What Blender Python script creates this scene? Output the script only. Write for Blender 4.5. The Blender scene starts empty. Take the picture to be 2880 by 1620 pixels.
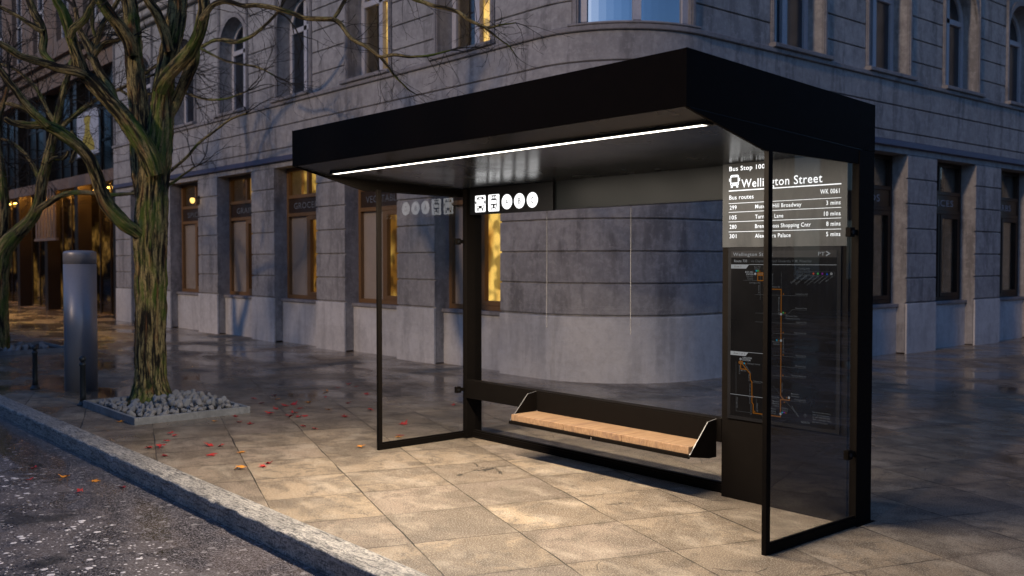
LED=205
import bpy, bmesh, math, random
from mathutils import Vector, Matrix, noise
from math import sin, cos, pi, radians
random.seed(11)
scene = bpy.context.scene
COL = bpy.data.collections.new('place'); scene.collection.children.link(COL)

# ------------------------------------------------------------------ helpers
def tag(o, label=None, cat=None, group=None, kind=None):
    if label: o['label'] = label
    if cat: o['category'] = cat
    if group: o['group'] = group
    if kind: o['kind'] = kind
    return o

def empty(name, loc=(0,0,0), rz=0, label=None, cat=None, group=None):
    o = bpy.data.objects.new(name, None); COL.objects.link(o)
    o.location = loc; o.rotation_euler = (0,0,rz); o.empty_display_size = .1
    return tag(o, label, cat, group)

def copy_tree(src, loc=None, rz=None, scale=None, label=None, group=None):
    def rec(s, parent):
        c = s.copy(); COL.objects.link(c); c.parent = parent
        for ch in list(s.children): rec(ch, c)
        return c
    c = rec(src, None)
    if loc is not None: c.location = loc
    if rz is not None: c.rotation_euler = (0,0,rz)
    if scale is not None: c.scale = scale if hasattr(scale,'__len__') else (scale,)*3
    if label: c['label'] = label
    if group: c['group'] = group
    return c

_fonts = {}
def text_geo(s):
    """polygons of a string in the built-in font, normalised to cap height 1"""
    if s in _fonts: return _fonts[s]
    def get(t):
        cu = bpy.data.curves.new('t','FONT'); cu.body = t; cu.size = 1; cu.resolution_u = 3; cu.offset = .007; cu.space_character = 1.08
        ob = bpy.data.objects.new('t', cu)
        me = bpy.data.meshes.new_from_object(ob)
        v = [tuple(x.co) for x in me.vertices]; f = [tuple(p.vertices) for p in me.polygons]
        bpy.data.objects.remove(ob); bpy.data.curves.remove(cu); bpy.data.meshes.remove(me)
        return v, f
    hv,_ = get('H'); ch = max(v[1] for v in hv)
    v,f = get(s); x0 = min(a[0] for a in v); x1 = max(a[0] for a in v)
    v = [((a[0]-x0)/ch, a[1]/ch) for a in v]
    _fonts[s] = (v, f, (x1-x0)/ch)
    return _fonts[s]

class MB:
    def __init__(s): s.v=[]; s.f=[]; s.sm=[]; s.attr=None
    def add(s, vs, fs, smooth=False):
        n=len(s.v); s.v += [tuple(v) for v in vs]; s.f += [tuple(i+n for i in f) for f in fs]; s.sm += [smooth]*len(fs)
    def box(s, x0,x1,y0,y1,z0,z1):
        s.add([(x0,y0,z0),(x1,y0,z0),(x1,y1,z0),(x0,y1,z0),(x0,y0,z1),(x1,y0,z1),(x1,y1,z1),(x0,y1,z1)],
              [(0,3,2,1),(4,5,6,7),(0,1,5,4),(1,2,6,5),(2,3,7,6),(3,0,4,7)])
    def prism(s, poly, a, b, axis):
        """extrude a 2D polygon along axis ('x': poly in (y,z); 'y': (x,z); 'z': (x,y)) from a to b"""
        def P(p,t): return {'x':(t,p[0],p[1]),'y':(p[0],t,p[1]),'z':(p[0],p[1],t)}[axis]
        n=len(poly)
        s.add([P(p,a) for p in poly]+[P(p,b) for p in poly],
              [tuple(range(n))[::-1], tuple(range(n,2*n))]+[(i,(i+1)%n,(i+1)%n+n,i+n) for i in range(n)])
    def quad(s,a,b,c,d): s.add([a,b,c,d],[(0,1,2,3)])
    def lathe(s, prof, n=32, c=(0,0), smooth=True):
        vs=[]; fs=[]
        for r,z in prof:
            for i in range(n): a=2*pi*i/n; vs.append((c[0]+r*cos(a),c[1]+r*sin(a),z))
        for k in range(len(prof)-1):
            for i in range(n): j=(i+1)%n; fs.append((k*n+i,k*n+j,(k+1)*n+j,(k+1)*n+i))
        fs.append(tuple(range(n))[::-1]); fs.append(tuple((len(prof)-1)*n+i for i in range(n)))
        s.add(vs,fs,smooth)
    def text(s, t, org, h, w=None, ax=(1,0,0), ay=(0,0,1), align='l', rot=0):
        v,f,W = text_geo(t); kx = h if w is None else w/W
        ox = {'l':0,'c':-.5,'r':-1}[align]*W*kx
        A=Vector(ax); B=Vector(ay); O=Vector(org); c_,s_=cos(rot),sin(rot)
        out=[]
        for a,b in v:
            x=a*kx+ox; y=b*h; out.append(O+A*(x*c_-y*s_)+B*(x*s_+y*c_))
        s.add(out,f)
    def build(s, name, m, parent=None, bevel=0, weld=False):
        me = bpy.data.meshes.new(name); me.from_pydata(s.v,[],s.f)
        me.polygons.foreach_set('use_smooth', s.sm); 
        if bevel or weld:
            bm=bmesh.new(); bm.from_mesh(me)
            if weld: bmesh.ops.remove_doubles(bm, verts=bm.verts, dist=1e-5)
            if bevel:
                ed=[e for e in bm.edges if len(e.link_faces)==2 and e.calc_face_angle(0)>.5]
                bmesh.ops.bevel(bm, geom=ed, offset=bevel, segments=2, profile=.6, affect='EDGES', clamp_overlap=True)
            bm.to_mesh(me); bm.free()
        me.materials.append(m); me.update()
        o = bpy.data.objects.new(name, me); COL.objects.link(o)
        if parent is not None: o.parent = parent
        return o

# ------------------------------------------------------------------ node helpers
class NT:
    def __init__(s, name):
        s.m = bpy.data.materials.new(name); s.m.use_nodes = True; s.t = s.m.node_tree; s.t.nodes.clear()
        s.out = s.t.nodes.new('ShaderNodeOutputMaterial')
    def n(s, typ, **kw):
        nd = s.t.nodes.new(typ)
        for k,v in kw.items():
            if k.startswith('_'): setattr(nd, k[1:], v)
        return nd
    def put(s, sock, v):
        if hasattr(v,'is_output'): s.t.links.new(v, sock)
        else:
            try: sock.default_value = v
            except Exception: sock.default_value = (*v,1) if len(v)==3 else v
    def math(s, op, a, b=0, c=None, clamp=False):
        nd=s.n('ShaderNodeMath',_operation=op,_use_clamp=clamp); s.put(nd.inputs[0],a); s.put(nd.inputs[1],b)
        if c is not None: s.put(nd.inputs[2],c)
        return nd.outputs[0]
    def ramp(s, x, lo, hi, a=0., b=1.):
        nd=s.n('ShaderNodeMapRange',_interpolation_type='SMOOTHSTEP'); nd.clamp=True
        s.put(nd.inputs[0],x); s.put(nd.inputs[1],lo); s.put(nd.inputs[2],hi); s.put(nd.inputs[3],a); s.put(nd.inputs[4],b)
        return nd.outputs[0]
    def noise(s, vec, scale, detail=4, rough=.55, dist=0., col=False):
        nd=s.n('ShaderNodeTexNoise'); s.put(nd.inputs['Vector'],vec); s.put(nd.inputs['Scale'],scale)
        s.put(nd.inputs['Detail'],detail); s.put(nd.inputs['Roughness'],rough); s.put(nd.inputs['Distortion'],dist)
        return nd.outputs[1] if col else nd.outputs[0]
    def vor(s, vec, scale, feature='F1', out=0, rand=1.):
        nd=s.n('ShaderNodeTexVoronoi',_feature=feature); s.put(nd.inputs['Vector'],vec); s.put(nd.inputs['Scale'],scale); s.put(nd.inputs['Randomness'],rand)
        return nd.outputs[out]
    def mix(s, f, a, b, mode='MIX'):
        nd=s.n('ShaderNodeMix',_data_type='RGBA',_blend_type=mode); s.put(nd.inputs[0],f)
        for i,v in ((6,a),(7,b)):
            if isinstance(v,tuple) and len(v)==3: v=(*v,1)
            s.put(nd.inputs[i],v)
        return nd.outputs[2]
    def obj(s): return s.n('ShaderNodeTexCoord').outputs['Object']
    def geo(s): return s.n('ShaderNodeNewGeometry')
    def pos(s): return s.geo().outputs['Position']
    def mapping(s, vec, scale=(1,1,1), rot=(0,0,0), loc=(0,0,0)):
        nd=s.n('ShaderNodeMapping'); s.put(nd.inputs[0],vec); nd.inputs[1].default_value=loc; nd.inputs[2].default_value=rot; nd.inputs[3].default_value=scale
        return nd.outputs[0]
    def sep(s, vec):
        nd=s.n('ShaderNodeSeparateXYZ'); s.put(nd.inputs[0],vec); return nd.outputs
    def bump(s, h, dist=.01, strength=1., normal=None):
        nd=s.n('ShaderNodeBump'); s.put(nd.inputs['Height'],h); nd.inputs['Distance'].default_value=dist; s.put(nd.inputs['Strength'],strength)
        if normal is not None: s.put(nd.inputs['Normal'],normal)
        return nd.outputs[0]
    def bsdf(s, color, rough=.5, metal=0., normal=None, spec=.5, emit=None, es=0, coat=None):
        nd=s.n('ShaderNodeBsdfPrincipled')
        s.put(nd.inputs['Base Color'], (*color,1) if isinstance(color,tuple) and len(color)==3 else color)
        s.put(nd.inputs['Roughness'],rough); s.put(nd.inputs['Metallic'],metal); s.put(nd.inputs['Specular IOR Level'],spec)
        if normal is not None: s.put(nd.inputs['Normal'],normal)
        if emit is not None: s.put(nd.inputs['Emission Color'],(*emit,1) if isinstance(emit,tuple) and len(emit)==3 else emit); s.put(nd.inputs['Emission Strength'],es)
        if coat is not None: s.put(nd.inputs['Coat Weight'],coat); nd.inputs['Coat Roughness'].default_value=.1
        return nd.outputs[0]
    def end(s, sh): s.t.links.new(sh, s.out.inputs[0]); return s.m

# ------------------------------------------------------------------ materials
def m_simple(name, color, rough=.5, metal=0., nscale=40, var=.25, bump=.0006, spec=.5, wear=0):
    t=NT(name); p=t.obj()
    n1=t.noise(p,nscale,5,.6); n2=t.noise(p,nscale*.08,3,.5)
    v=t.math('MULTIPLY_ADD', t.math('ADD',n1,n2), var, 1-var)
    c=t.mix(1., (*color,1), t.n('ShaderNodeCombineColor').outputs[0], 'MULTIPLY')
    cc=t.n('ShaderNodeCombineXYZ'); [t.put(cc.inputs[i],v) for i in range(3)]
    c=t.mix(1., color, cc.outputs[0], 'MULTIPLY')
    r=t.math('MULTIPLY_ADD', n2, .25, rough-.12)
    return t.end(t.bsdf(c, r, metal, t.bump(n1,bump) if bump else None, spec))

def m_emit(name, color, strength):
    t=NT(name); e=t.n('ShaderNodeEmission'); t.put(e.inputs[0],(*color,1)); e.inputs[1].default_value=strength
    return t.end(e.outputs[0])

def m_glass(name, tint=(.93,.95,.95), refl=1.6, rough=0.0):
    t=NT(name); g=t.geo()
    ior=t.math('MULTIPLY_ADD', g.outputs['Backfacing'], 1/1.5-1.5, 1.5)
    fr=t.n('ShaderNodeFresnel'); t.put(fr.inputs[0],ior)
    f=t.math('MULTIPLY',fr.outputs[0],refl,clamp=True)
    tr=t.n('ShaderNodeBsdfTransparent'); tr.inputs[0].default_value=(*tint,1)
    gl=t.n('ShaderNodeBsdfGlossy'); gl.inputs['Roughness'].default_value=rough
    mx=t.n('ShaderNodeMixShader'); t.put(mx.inputs[0],f); t.put(mx.inputs[1],tr.outputs[0]); t.put(mx.inputs[2],gl.outputs[0])
    return t.end(mx.outputs[0])

def m_mirror_pane(name, tint=(.62,.66,.7), dark=(.01,.012,.018), f=.75):
    t=NT(name); p=t.pos()
    gl=t.n('ShaderNodeBsdfGlossy'); gl.inputs['Roughness'].default_value=.03; gl.inputs[0].default_value=(*tint,1)
    t.put(gl.inputs['Normal'], t.bump(t.noise(p,1.1,2,.4),.006))
    df=t.bsdf(dark,.3)
    mx=t.n('ShaderNodeMixShader'); mx.inputs[0].default_value=f; t.put(mx.inputs[1],df); t.put(mx.inputs[2],gl.outputs[0])
    return t.end(mx.outputs[0])

def m_interior(name, base, bright, strength, scale=(3,3,1.2), lo=.42, hi=.62):
    """the lit back of a shop room: shelves, lamps and goods seen as warm blotches; also painted sky reflections"""
    t=NT(name); p=t.mapping(t.pos(),scale)
    n=t.noise(p,.9,2,.5,.2); f=t.ramp(n,lo,hi)
    n2=t.noise(t.mapping(t.pos(),(3,3,3)),1.6,1,.4)
    c=t.mix(f,base,bright); c=t.mix(t.ramp(n2,.4,.6),t.mix(.65,c,(0,0,0)),c)
    e=t.n('ShaderNodeEmission'); t.put(e.inputs[0],c); e.inputs[1].default_value=strength
    return t.end(e.outputs[0])

def m_stone(name, a, b, stain=(.15,.145,.145), rough=.82, bump=.010, streak=.55, noise_s=3.):
    t=NT(name); p=t.pos()
    n1=t.noise(p,noise_s,6,.62); n2=t.noise(t.mapping(p,(2.2,2.2,.45)),1.6,5,.65,.3); n3=t.noise(p,70,4,.7); n4=t.noise(p,.6,3,.5)
    c=t.mix(t.ramp(n1,.32,.7),a,b)
    sp=t.sep(p); cb=t.n('ShaderNodeCombineXYZ'); t.put(cb.inputs[0],t.math('FLOOR',t.math('MULTIPLY',t.math('SUBTRACT',sp[0],sp[1]),.379))); t.put(cb.inputs[2],t.math('FLOOR',t.math('DIVIDE',t.math('SUBTRACT',sp[2],.02),.4235)))
    wn=t.n('ShaderNodeTexWhiteNoise'); t.put(wn.inputs['Vector'],cb.outputs[0]); c=t.mix(t.math('MULTIPLY',wn.outputs[0],.30),c,tuple(x*.55 for x in a))
    c=t.mix(t.math('MULTIPLY',t.ramp(n2,.47,.66),min(1,streak*1.35)),c,stain)
    n6=t.noise(p,11,5,.7,.4); c=t.mix(t.math('MULTIPLY',t.ramp(n6,.48,.70),.28),c,stain); c=t.mix(t.math('MULTIPLY',t.ramp(n6,.50,.38),.3),c,tuple(min(.8,x*1.35) for x in a))
    c=t.mix(t.math('MULTIPLY',t.ramp(n4,.35,.7),.3),c,tuple(x*.62 for x in a))
    c=t.mix(t.math('MULTIPLY',t.ramp(n3,.4,.75),.25),c,tuple(x*.45 for x in a))
    h=t.math('ADD',t.math('MULTIPLY',n1,.8),t.math('MULTIPLY',n3,.35))
    return t.end(t.bsdf(c,t.math('MULTIPLY_ADD',n2,-.15,rough+.07),0,t.bump(h,bump),.35))

M={}
M['stone']=m_stone('facade_stone',(.46,.445,.435),(.35,.34,.335))
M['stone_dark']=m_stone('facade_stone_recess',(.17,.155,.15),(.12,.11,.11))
M['granite']=m_stone('plinth_granite',(.76,.75,.73),(.62,.61,.60),(.36,.355,.35),.6,.003,.4,2.)
M['trim']=m_stone('window_trim_stone',(.36,.34,.34),(.27,.26,.26),streak=.4)
M['bronze']=m_simple('bronze_window_frame',(.23,.125,.05),.45,.15,25,.4,.0004)
M['bronze_dark']=m_simple('dark_bronze_frame',(.045,.028,.02),.42,.4,25,.4,.0004)
M['paleframe']=m_simple('pale_painted_frame',(.50,.50,.54),.5,0,30,.35,.0008)
M['signband']=m_simple('dark_sign_band',(.05,.03,.018),.4,.2)
M['blind_and_reflection']=m_simple('blind_and_reflection_tone',(.72,.60,.56),.85,0,60,.2)  # blind cloth; on the front it stands for a pane reflection
M['room']=m_simple('dark_room',(.02,.018,.016),.9)
M['gold']=m_interior('lit_room_gold',(.30,.13,.02),(1.,.60,.13),.85)
M['goldhot']=m_interior('room_and_sky_gold',(.5,.21,.03),(1.,.62,.15),1.7,(2.5,2.5,1.),.35,.6)  # bright shop room, and the painted sky reflection in upper panes
M['amber']=m_interior('lit_room_amber',(.12,.05,.01),(.85,.45,.10),.55)
M['mirror']=m_mirror_pane('coated_window_pane')
M['mirror_dark']=m_mirror_pane('dark_window_pane',(.4,.42,.46),(.006,.007,.01),.35)
M['pane_dim']=m_glass('lobby_glass',(.6,.6,.58),.7)
M['pane']=m_glass('shop_window_glass',(.93,.93,.9),1.8)
M['glass']=m_glass('shelter_glass',(.975,.985,.985),2.8)
M['blackmetal']=m_simple('black_powder_coat',(.0085,.0068,.0055),.50,0,260,.3,.0001,.03)
M['blackgloss']=m_simple('satin_black_soffit',(.026,.030,.034),.24,.0,30,.15,.0,.55)
M['jointseal']=m_simple('grey_glass_joint',(.22,.21,.20),.5)
M['lit_edge']=m_simple('painted_edge_highlight',(.30,.29,.27),.35,.4)  # highlight put into the colour of the bench bracket edges
M['seal']=m_simple('black_rubber_seal',(.006,.006,.007),.6,0)
M['white_glow']=m_emit('white_lettering_glow',(1,1,1),1.5)
M['white_soft']=m_emit('white_lettering_dim',(.85,.87,.9),.09)
M['white_mid']=m_emit('white_lettering_mid',(.9,.92,.95),.25)
M['white_faint']=m_emit('grey_lettering_faint',(.6,.63,.7),.07)
M['orange_line']=m_emit('orange_route_line',(1.,.36,.05),.13)
M['ink']=m_simple('black_ink',(.01,.01,.01),.5)
M['ledm']=m_emit('strip_light_glow',(1.,.93,.80),5.5)
M['shopglow']=m_emit('shop_lettering',(.7,.68,.85),.06)
M['shopglow_blue']=m_emit('shop_lettering_blue',(.25,.33,.6),.10)
M['cyan']=m_emit('cyan_mark',(.02,.45,.75),.35); M['green']=m_emit('green_mark',(.1,.55,.12),.35)
M['red']=m_emit('red_mark',(.9,.12,.04),.3); M['purple']=m_emit('purple_mark',(.4,.05,.5),.3); M['blue']=m_emit('blue_mark',(.02,.12,.7),.35)

def m_sign():
    t=NT('brushed_dark_sign_face'); p=t.pos()
    n=t.noise(t.mapping(p,(1,1,.35)),9,6,.65,.4); n2=t.noise(p,160,3,.7)
    c=t.mix(t.ramp(n,.35,.7),(.024,.027,.029),(.047,.050,.052))
    return t.end(t.bsdf(c,t.math('MULTIPLY_ADD',n,.2,.3),0,t.bump(n2,.0003),.5))
M['signface']=m_sign()
M['header']=m_simple('dark_header_face',(.010,.012,.013),.30,0,20,.3,0,.12)
M['posterface']=m_simple('black_poster',(.003,.003,.0035),.30,0,50,.2,0,.12)
M['posterhead']=m_simple('poster_header_grey',(.022,.022,.024),.35,0,40,.2,0,.15)
M['totem_frame']=m_simple('poster_frame_charcoal',(.009,.009,.010),.4,0,40,.2,0,.15)

def m_wood():
    t=NT('oiled_oak'); p=t.pos()
    # grain runs across the bench (along y) on the top, short lamellae
    g=t.noise(t.mapping(p,(70,5,30)),1,5,.65,.5); g2=t.noise(t.mapping(p,(18,2,14)),1,3,.5,.8)
    lam=t.math('FRACT',t.math('MULTIPLY',t.sep(p)[0],14.)); ln=t.ramp(t.math('ABSOLUTE',t.math('SUBTRACT',lam,.5)),.46,.5)
    c=t.mix(t.ramp(g,.3,.72),(.48,.30,.165),(.29,.165,.085)); c=t.mix(t.math('MULTIPLY',t.ramp(g2,.5,.75),.55),c,(.17,.10,.075))
    return t.end(t.bsdf(c,.42,0,t.bump(g,.0008),.4))
M['wood']=m_wood()

def m_paving():
    t=NT('wet_stone_paving'); p=t.pos()
    d=t.noise(p,2.3,3,.5,col=True)
    dv=t.n('ShaderNodeVectorMath',_operation='SUBTRACT'); t.put(dv.inputs[0],d); dv.inputs[1].default_value=(.5,.5,.5)
    ds=t.n('ShaderNodeVectorMath',_operation='MULTIPLY_ADD'); t.put(ds.inputs[0],dv.outputs[0]); ds.inputs[1].default_value=(.028,.028,0); t.put(ds.inputs[2],p)
    d2=t.noise(p,34,3,.6,col=True)
    dv2=t.n('ShaderNodeVectorMath',_operation='SUBTRACT'); t.put(dv2.inputs[0],d2); dv2.inputs[1].default_value=(.5,.5,.5)
    ds2=t.n('ShaderNodeVectorMath',_operation='MULTIPLY_ADD'); t.put(ds2.inputs[0],dv2.outputs[0]); ds2.inputs[1].default_value=(.009,.009,0); t.put(ds2.inputs[2],ds.outputs[0])
    a=radians(19.3); S=.65
    # grid node at (-3.061,-.085)
    q=t.sep(t.mapping(ds2.outputs[0],(1,1,1),(0,0,a)))
    ox=-3.061*cos(a)-(-.085)*sin(a); oy=-3.061*sin(a)+(-.085)*cos(a)
    gx=t.math('DIVIDE',t.math('SUBTRACT',q[0],ox),S); gy=t.math('DIVIDE',t.math('SUBTRACT',q[1],oy),S)
    fx=t.math('FRACT',gx); fy=t.math('FRACT',gy)
    ex=t.math('MULTIPLY',t.math('MINIMUM',fx,t.math('SUBTRACT',1.,fx)),S); ey=t.math('MULTIPLY',t.math('MINIMUM',fy,t.math('SUBTRACT',1.,fy)),S)
    cell=t.n('ShaderNodeCombineXYZ'); t.put(cell.inputs[0],t.math('FLOOR',gx)); t.put(cell.inputs[1],t.math('FLOOR',gy))
    wn=t.n('ShaderNodeTexWhiteNoise'); wn.noise_dimensions='2D'; t.put(wn.inputs['Vector'],cell.outputs[0]); cid=wn.outputs[0]; ccol=wn.outputs[1]
    wvar=t.noise(p,1.7,3,.6)
    wx=t.math('MULTIPLY_ADD',t.ramp(wvar,.35,.7),.0045,.0016); wy=t.math('MULTIPLY_ADD',t.ramp(wvar,.4,.7),.0060,.0022)
    jx=t.math('SUBTRACT',1.,t.ramp(ex,t.math('MULTIPLY',wx,.45),wx)); jy=t.math('SUBTRACT',1.,t.ramp(ey,t.math('MULTIPLY',wy,.45),wy))
    joint=t.math('MAXIMUM',jx,jy)
    # cracks, in some slabs only
    cn=t.noise(p,3.5,5,.6,col=True)
    cm=t.mix(.12,p,cn,'ADD')
    cr=t.vor(cm,1.15,'DISTANCE_TO_EDGE')
    cs=t.math('SUBTRACT',1.,t.ramp(cr,.001,.0055)); cs=t.math('MULTIPLY',cs,t.ramp(t.noise(p,.9,2,.5),.60,.64))
    cr2=t.vor(t.mix(.1,p,cn,'ADD'),2.3,'DISTANCE_TO_EDGE'); cs2=t.math('MULTIPLY',t.math('SUBTRACT',1.,t.ramp(cr2,.001,.007)),t.ramp(t.noise(t.mapping(p,(1,1,1),loc=(7,3,0)),1.1,2,.5),.66,.70))
    crack=t.math('MAXIMUM',cs,cs2)
    # colour
    po=t.n('ShaderNodeVectorMath',_operation='MULTIPLY_ADD'); t.put(po.inputs[0],ccol); po.inputs[1].default_value=(9,9,9); t.put(po.inputs[2],p); po=po.outputs[0]
    n1=t.noise(po,1.9,6,.66,.4); n2=t.noise(p,5.5,6,.7,.6); n3=t.noise(p,75,3,.8); n4=t.noise(p,120,2,.8); n5=t.noise(t.mapping(po,(1,1.5,1),loc=(3,9,0)),2.2,5,.65,.25)
    c=t.mix(cid,(.42,.305,.185),(.17,.125,.085)); c=t.mix(t.ramp(t.sep(ccol)[1],.6,.9,0,.5),c,(.25,.185,.145))
    c=t.mix(t.math('MULTIPLY',t.ramp(n1,.44,.58),.75),c,(.095,.065,.04))
    c=t.mix(t.math('MULTIPLY',t.ramp(n2,.50,.62),.75),c,(.085,.06,.038))
    c=t.mix(t.math('MULTIPLY',t.ramp(n5,.47,.70),.50),c,(.56,.46,.34))
    c=t.mix(t.math('MULTIPLY',t.ramp(n3,.49,.60),.72),c,(.105,.078,.05))
    c=t.mix(t.math('MULTIPLY',t.ramp(n4,.52,.62),.62),c,(.60,.53,.42))
    # dirt gathers by the joints
    edge=t.math('SUBTRACT',1.,t.ramp(t.math('MINIMUM',ex,ey),.0,.07)); c=t.mix(t.math('MULTIPLY',edge,t.ramp(n2,.35,.7,0,.42)),c,(.11,.08,.05))
    c=t.mix(t.math('MULTIPLY',joint,.9),c,(.022,.018,.014)); c=t.mix(t.math('MULTIPLY',crack,.85),c,(.03,.024,.018))
    # wetness: dry under the shelter roof, wet and pooling away from it
    dx=t.math('DIVIDE',t.math('SUBTRACT',t.sep(p)[0],-1.5),3.4); dy=t.math('DIVIDE',t.math('SUBTRACT',t.sep(p)[1],-.3),2.1)
    dist=t.math('SQRT',t.math('ADD',t.math('MULTIPLY',dx,dx),t.math('MULTIPLY',dy,dy)))
    far=t.ramp(dist,.75,2.1)
    wn_=t.noise(t.mapping(p,(.8,1.2,1),(0,0,.5)),.85,4,.55,.3)
    wet=t.math('MULTIPLY',far,t.ramp(wn_,.36,.52)); wet2=t.math('MULTIPLY',t.ramp(dist,.9,1.9),t.ramp(wn_,.50,.66))
    c=t.mix(t.math('MULTIPLY',wet,.5),c,t.mix(1.,c,(.80,.74,.68),'MULTIPLY'))
    c=t.mix(t.math('MULTIPLY',wet2,.30),c,(.045,.04,.036))
    r=t.math('MULTIPLY_ADD',wet,-.36,.58); r=t.math('ADD',r,t.math('MULTIPLY',t.math('SUBTRACT',n2,.5),.16)); 
    r=t.math('MULTIPLY',r,t.math('MULTIPLY_ADD',wet2,-.80,1.))
    h=t.math('ADD',t.math('MULTIPLY',n3,.10),t.math('MULTIPLY',n2,.5)); h=t.math('SUBTRACT',h,t.math('MULTIPLY',t.math('MAXIMUM',joint,crack),1.5))
    h=t.math('ADD',h,t.math('MULTIPLY',cid,.4))
    hs=t.math('MULTIPLY_ADD',wet2,-.85,1.)
    nrm=t.bump(h,.0035,hs)
    return t.end(t.bsdf(c,r,0,nrm,t.math('MULTIPLY_ADD',wet,.45,.4)))
M['paving']=m_paving()

def m_road():
    t=NT('wet_asphalt'); p=t.pos()
    n1=t.noise(p,2.1,5,.65,.7); n2=t.noise(p,9,5,.7); n3=t.noise(p,95,3,.75)
    c=t.mix(t.ramp(n1,.42,.58),(.088,.068,.058),(.017,.014,.0125))
    c=t.mix(t.ramp(n3,.46,.58,0,.85),c,(.25,.225,.235))
    v=t.n('ShaderNodeTexVoronoi'); t.put(v.inputs['Vector'],t.mix(.012,p,t.noise(p,60,2,.5,col=True),'ADD')); v.inputs['Scale'].default_value=36
    pick=t.ramp(t.sep(v.outputs['Color'])[0],.5,.54); sz=t.math('MULTIPLY_ADD',t.sep(v.outputs['Color'])[1],.24,.12)
    fl=t.math('MULTIPLY',pick,t.math('SUBTRACT',1.,t.ramp(v.outputs['Distance'],t.math('MULTIPLY',sz,.8),sz)))
    v2=t.n('ShaderNodeTexVoronoi'); t.put(v2.inputs['Vector'],t.mix(.02,p,t.noise(p,40,2,.5,col=True),'ADD')); v2.inputs['Scale'].default_value=15
    pick2=t.ramp(t.sep(v2.outputs['Color'])[0],.28,.31); sz2=t.math('MULTIPLY_ADD',t.math('POWER',t.sep(v2.outputs['Color'])[1],2.),.26,.15)
    fl2=t.math('MULTIPLY',pick2,t.math('SUBTRACT',1.,t.ramp(v2.outputs['Distance'],t.math('MULTIPLY',sz2,.8),sz2)))
    flk=t.math('MAXIMUM',fl,fl2)
    patch=t.ramp(n1,.50,.60)
    y=t.sep(p)[1]
    gut=t.ramp(t.math('ADD',y,t.math('MULTIPLY',t.math('SUBTRACT',n1,.5),1.4)),-2.45,-2.25)
    oil=t.math('MULTIPLY',t.ramp(t.noise(t.mapping(p,loc=(2,1,0)),1.3,4,.6,.8),.58,.66),.9)
    flk=t.math('MULTIPLY',flk,t.math('SUBTRACT',1.,t.math('MULTIPLY',t.math('MAXIMUM',gut,oil),.8)))
    c=t.mix(t.math('MULTIPLY',flk,.97),c,(.92,.86,.86))
    c=t.mix(t.math('MULTIPLY',oil,.8),c,(.012,.010,.007))
    wet=t.math('MAXIMUM',t.math('MULTIPLY',patch,.75),gut)
    r=t.math('MULTIPLY_ADD',wet,-.40,.50)
    h=t.math('ADD',t.math('MULTIPLY',n3,.8),t.math('MULTIPLY',n2,.9)); h=t.math('ADD',h,t.math('MULTIPLY',flk,.5))
    return t.end(t.bsdf(c,r,0,t.bump(h,.006,t.math('MULTIPLY_ADD',wet,-.93,1.)),.6))
M['road']=m_road()

def m_kerb():
    t=NT('weathered_granite_kerb'); p=t.pos()
    n1=t.noise(t.mapping(p,(1,2.2,2)),6,6,.7,.5); n2=t.noise(p,60,4,.7); n3=t.noise(t.mapping(p,(4,26,26)),2.2,4,.7,.3); n4=t.noise(p,2.2,4,.6)
    c=t.mix(t.ramp(n1,.35,.68),(.66,.60,.52),(.40,.365,.315))
    c=t.mix(t.math('MULTIPLY',t.ramp(n3,.50,.62),.8),c,(.06,.062,.06))
    c=t.mix(t.math('MULTIPLY',t.ramp(n2,.48,.60),.7),c,(.06,.06,.062))
    c=t.mix(t.math('MULTIPLY',t.ramp(n4,.5,.7),.4),c,(.12,.11,.10))
    h=t.math('ADD',t.math('ADD',n1,t.math('MULTIPLY',n2,.5)),t.math('MULTIPLY',n3,.7))
    return t.end(t.bsdf(c,t.math('MULTIPLY_ADD',n1,-.5,.72),0,t.bump(h,.014),.5))
M['kerb']=m_kerb()

def m_bark():
    t=NT('mossy_fibrous_bark')
    at=t.n('ShaderNodeAttribute'); at.attribute_name='bark'; b=at.outputs['Vector']; p=t.pos()
    f1=t.noise(t.mapping(b,(26,26,2.6)),1,4,.6,.35); f2=t.noise(t.mapping(b,(60,60,5)),1,4,.65,.2)
    c=t.mix(t.ramp(f1,.43,.57),(.015,.012,.006),(.54,.42,.17))
    c=t.mix(t.math('MULTIPLY',t.ramp(f2,.48,.60),.65),c,(.03,.024,.014))
    f3=t.noise(t.mapping(b,(55,55,26)),1,4,.7,.3); c=t.mix(t.math('MULTIPLY',t.ramp(f3,.50,.62),.7),c,(.025,.02,.012))
    red=t.noise(t.mapping(b,(14,14,1.6)),1,3,.6,.4)
    c=t.mix(t.math('MULTIPLY',t.ramp(red,.56,.70),.6),c,(.46,.20,.07))
    moss=t.noise(t.mapping(p,loc=(4,1,2)),1.5,4,.65); ms=t.noise(t.mapping(b,(22,22,3)),1,3,.6)
    mf=t.math('MULTIPLY',t.ramp(moss,.47,.61),t.ramp(ms,.35,.62))
    c=t.mix(t.math('MULTIPLY',mf,.8),c,(.13,.21,.025))
    c=t.mix(t.math('MULTIPLY',t.ramp(t.noise(p,3.1,3,.6),.55,.7),t.ramp(ms,.45,.7,0,.45)),c,(.075,.12,.09))
    h=t.math('SUBTRACT',t.math('ADD',t.math('MULTIPLY',f1,1.1),t.math('MULTIPLY',f2,.6)),t.math('MULTIPLY',f3,.7))
    return t.end(t.bsdf(c,.72,0,t.bump(h,.030),.3))
M['bark']=m_bark()
M['twig']=m_simple('twig_bark',(.020,.017,.012),.8,0,30,.4)
M['column']=m_simple('brushed_steel_column',(.36,.36,.37),.38,.4,500,.18,.0003)
M['iron']=m_simple('painted_cast_iron',(.035,.045,.05),.38,.35,60,.4,.0012)
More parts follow.
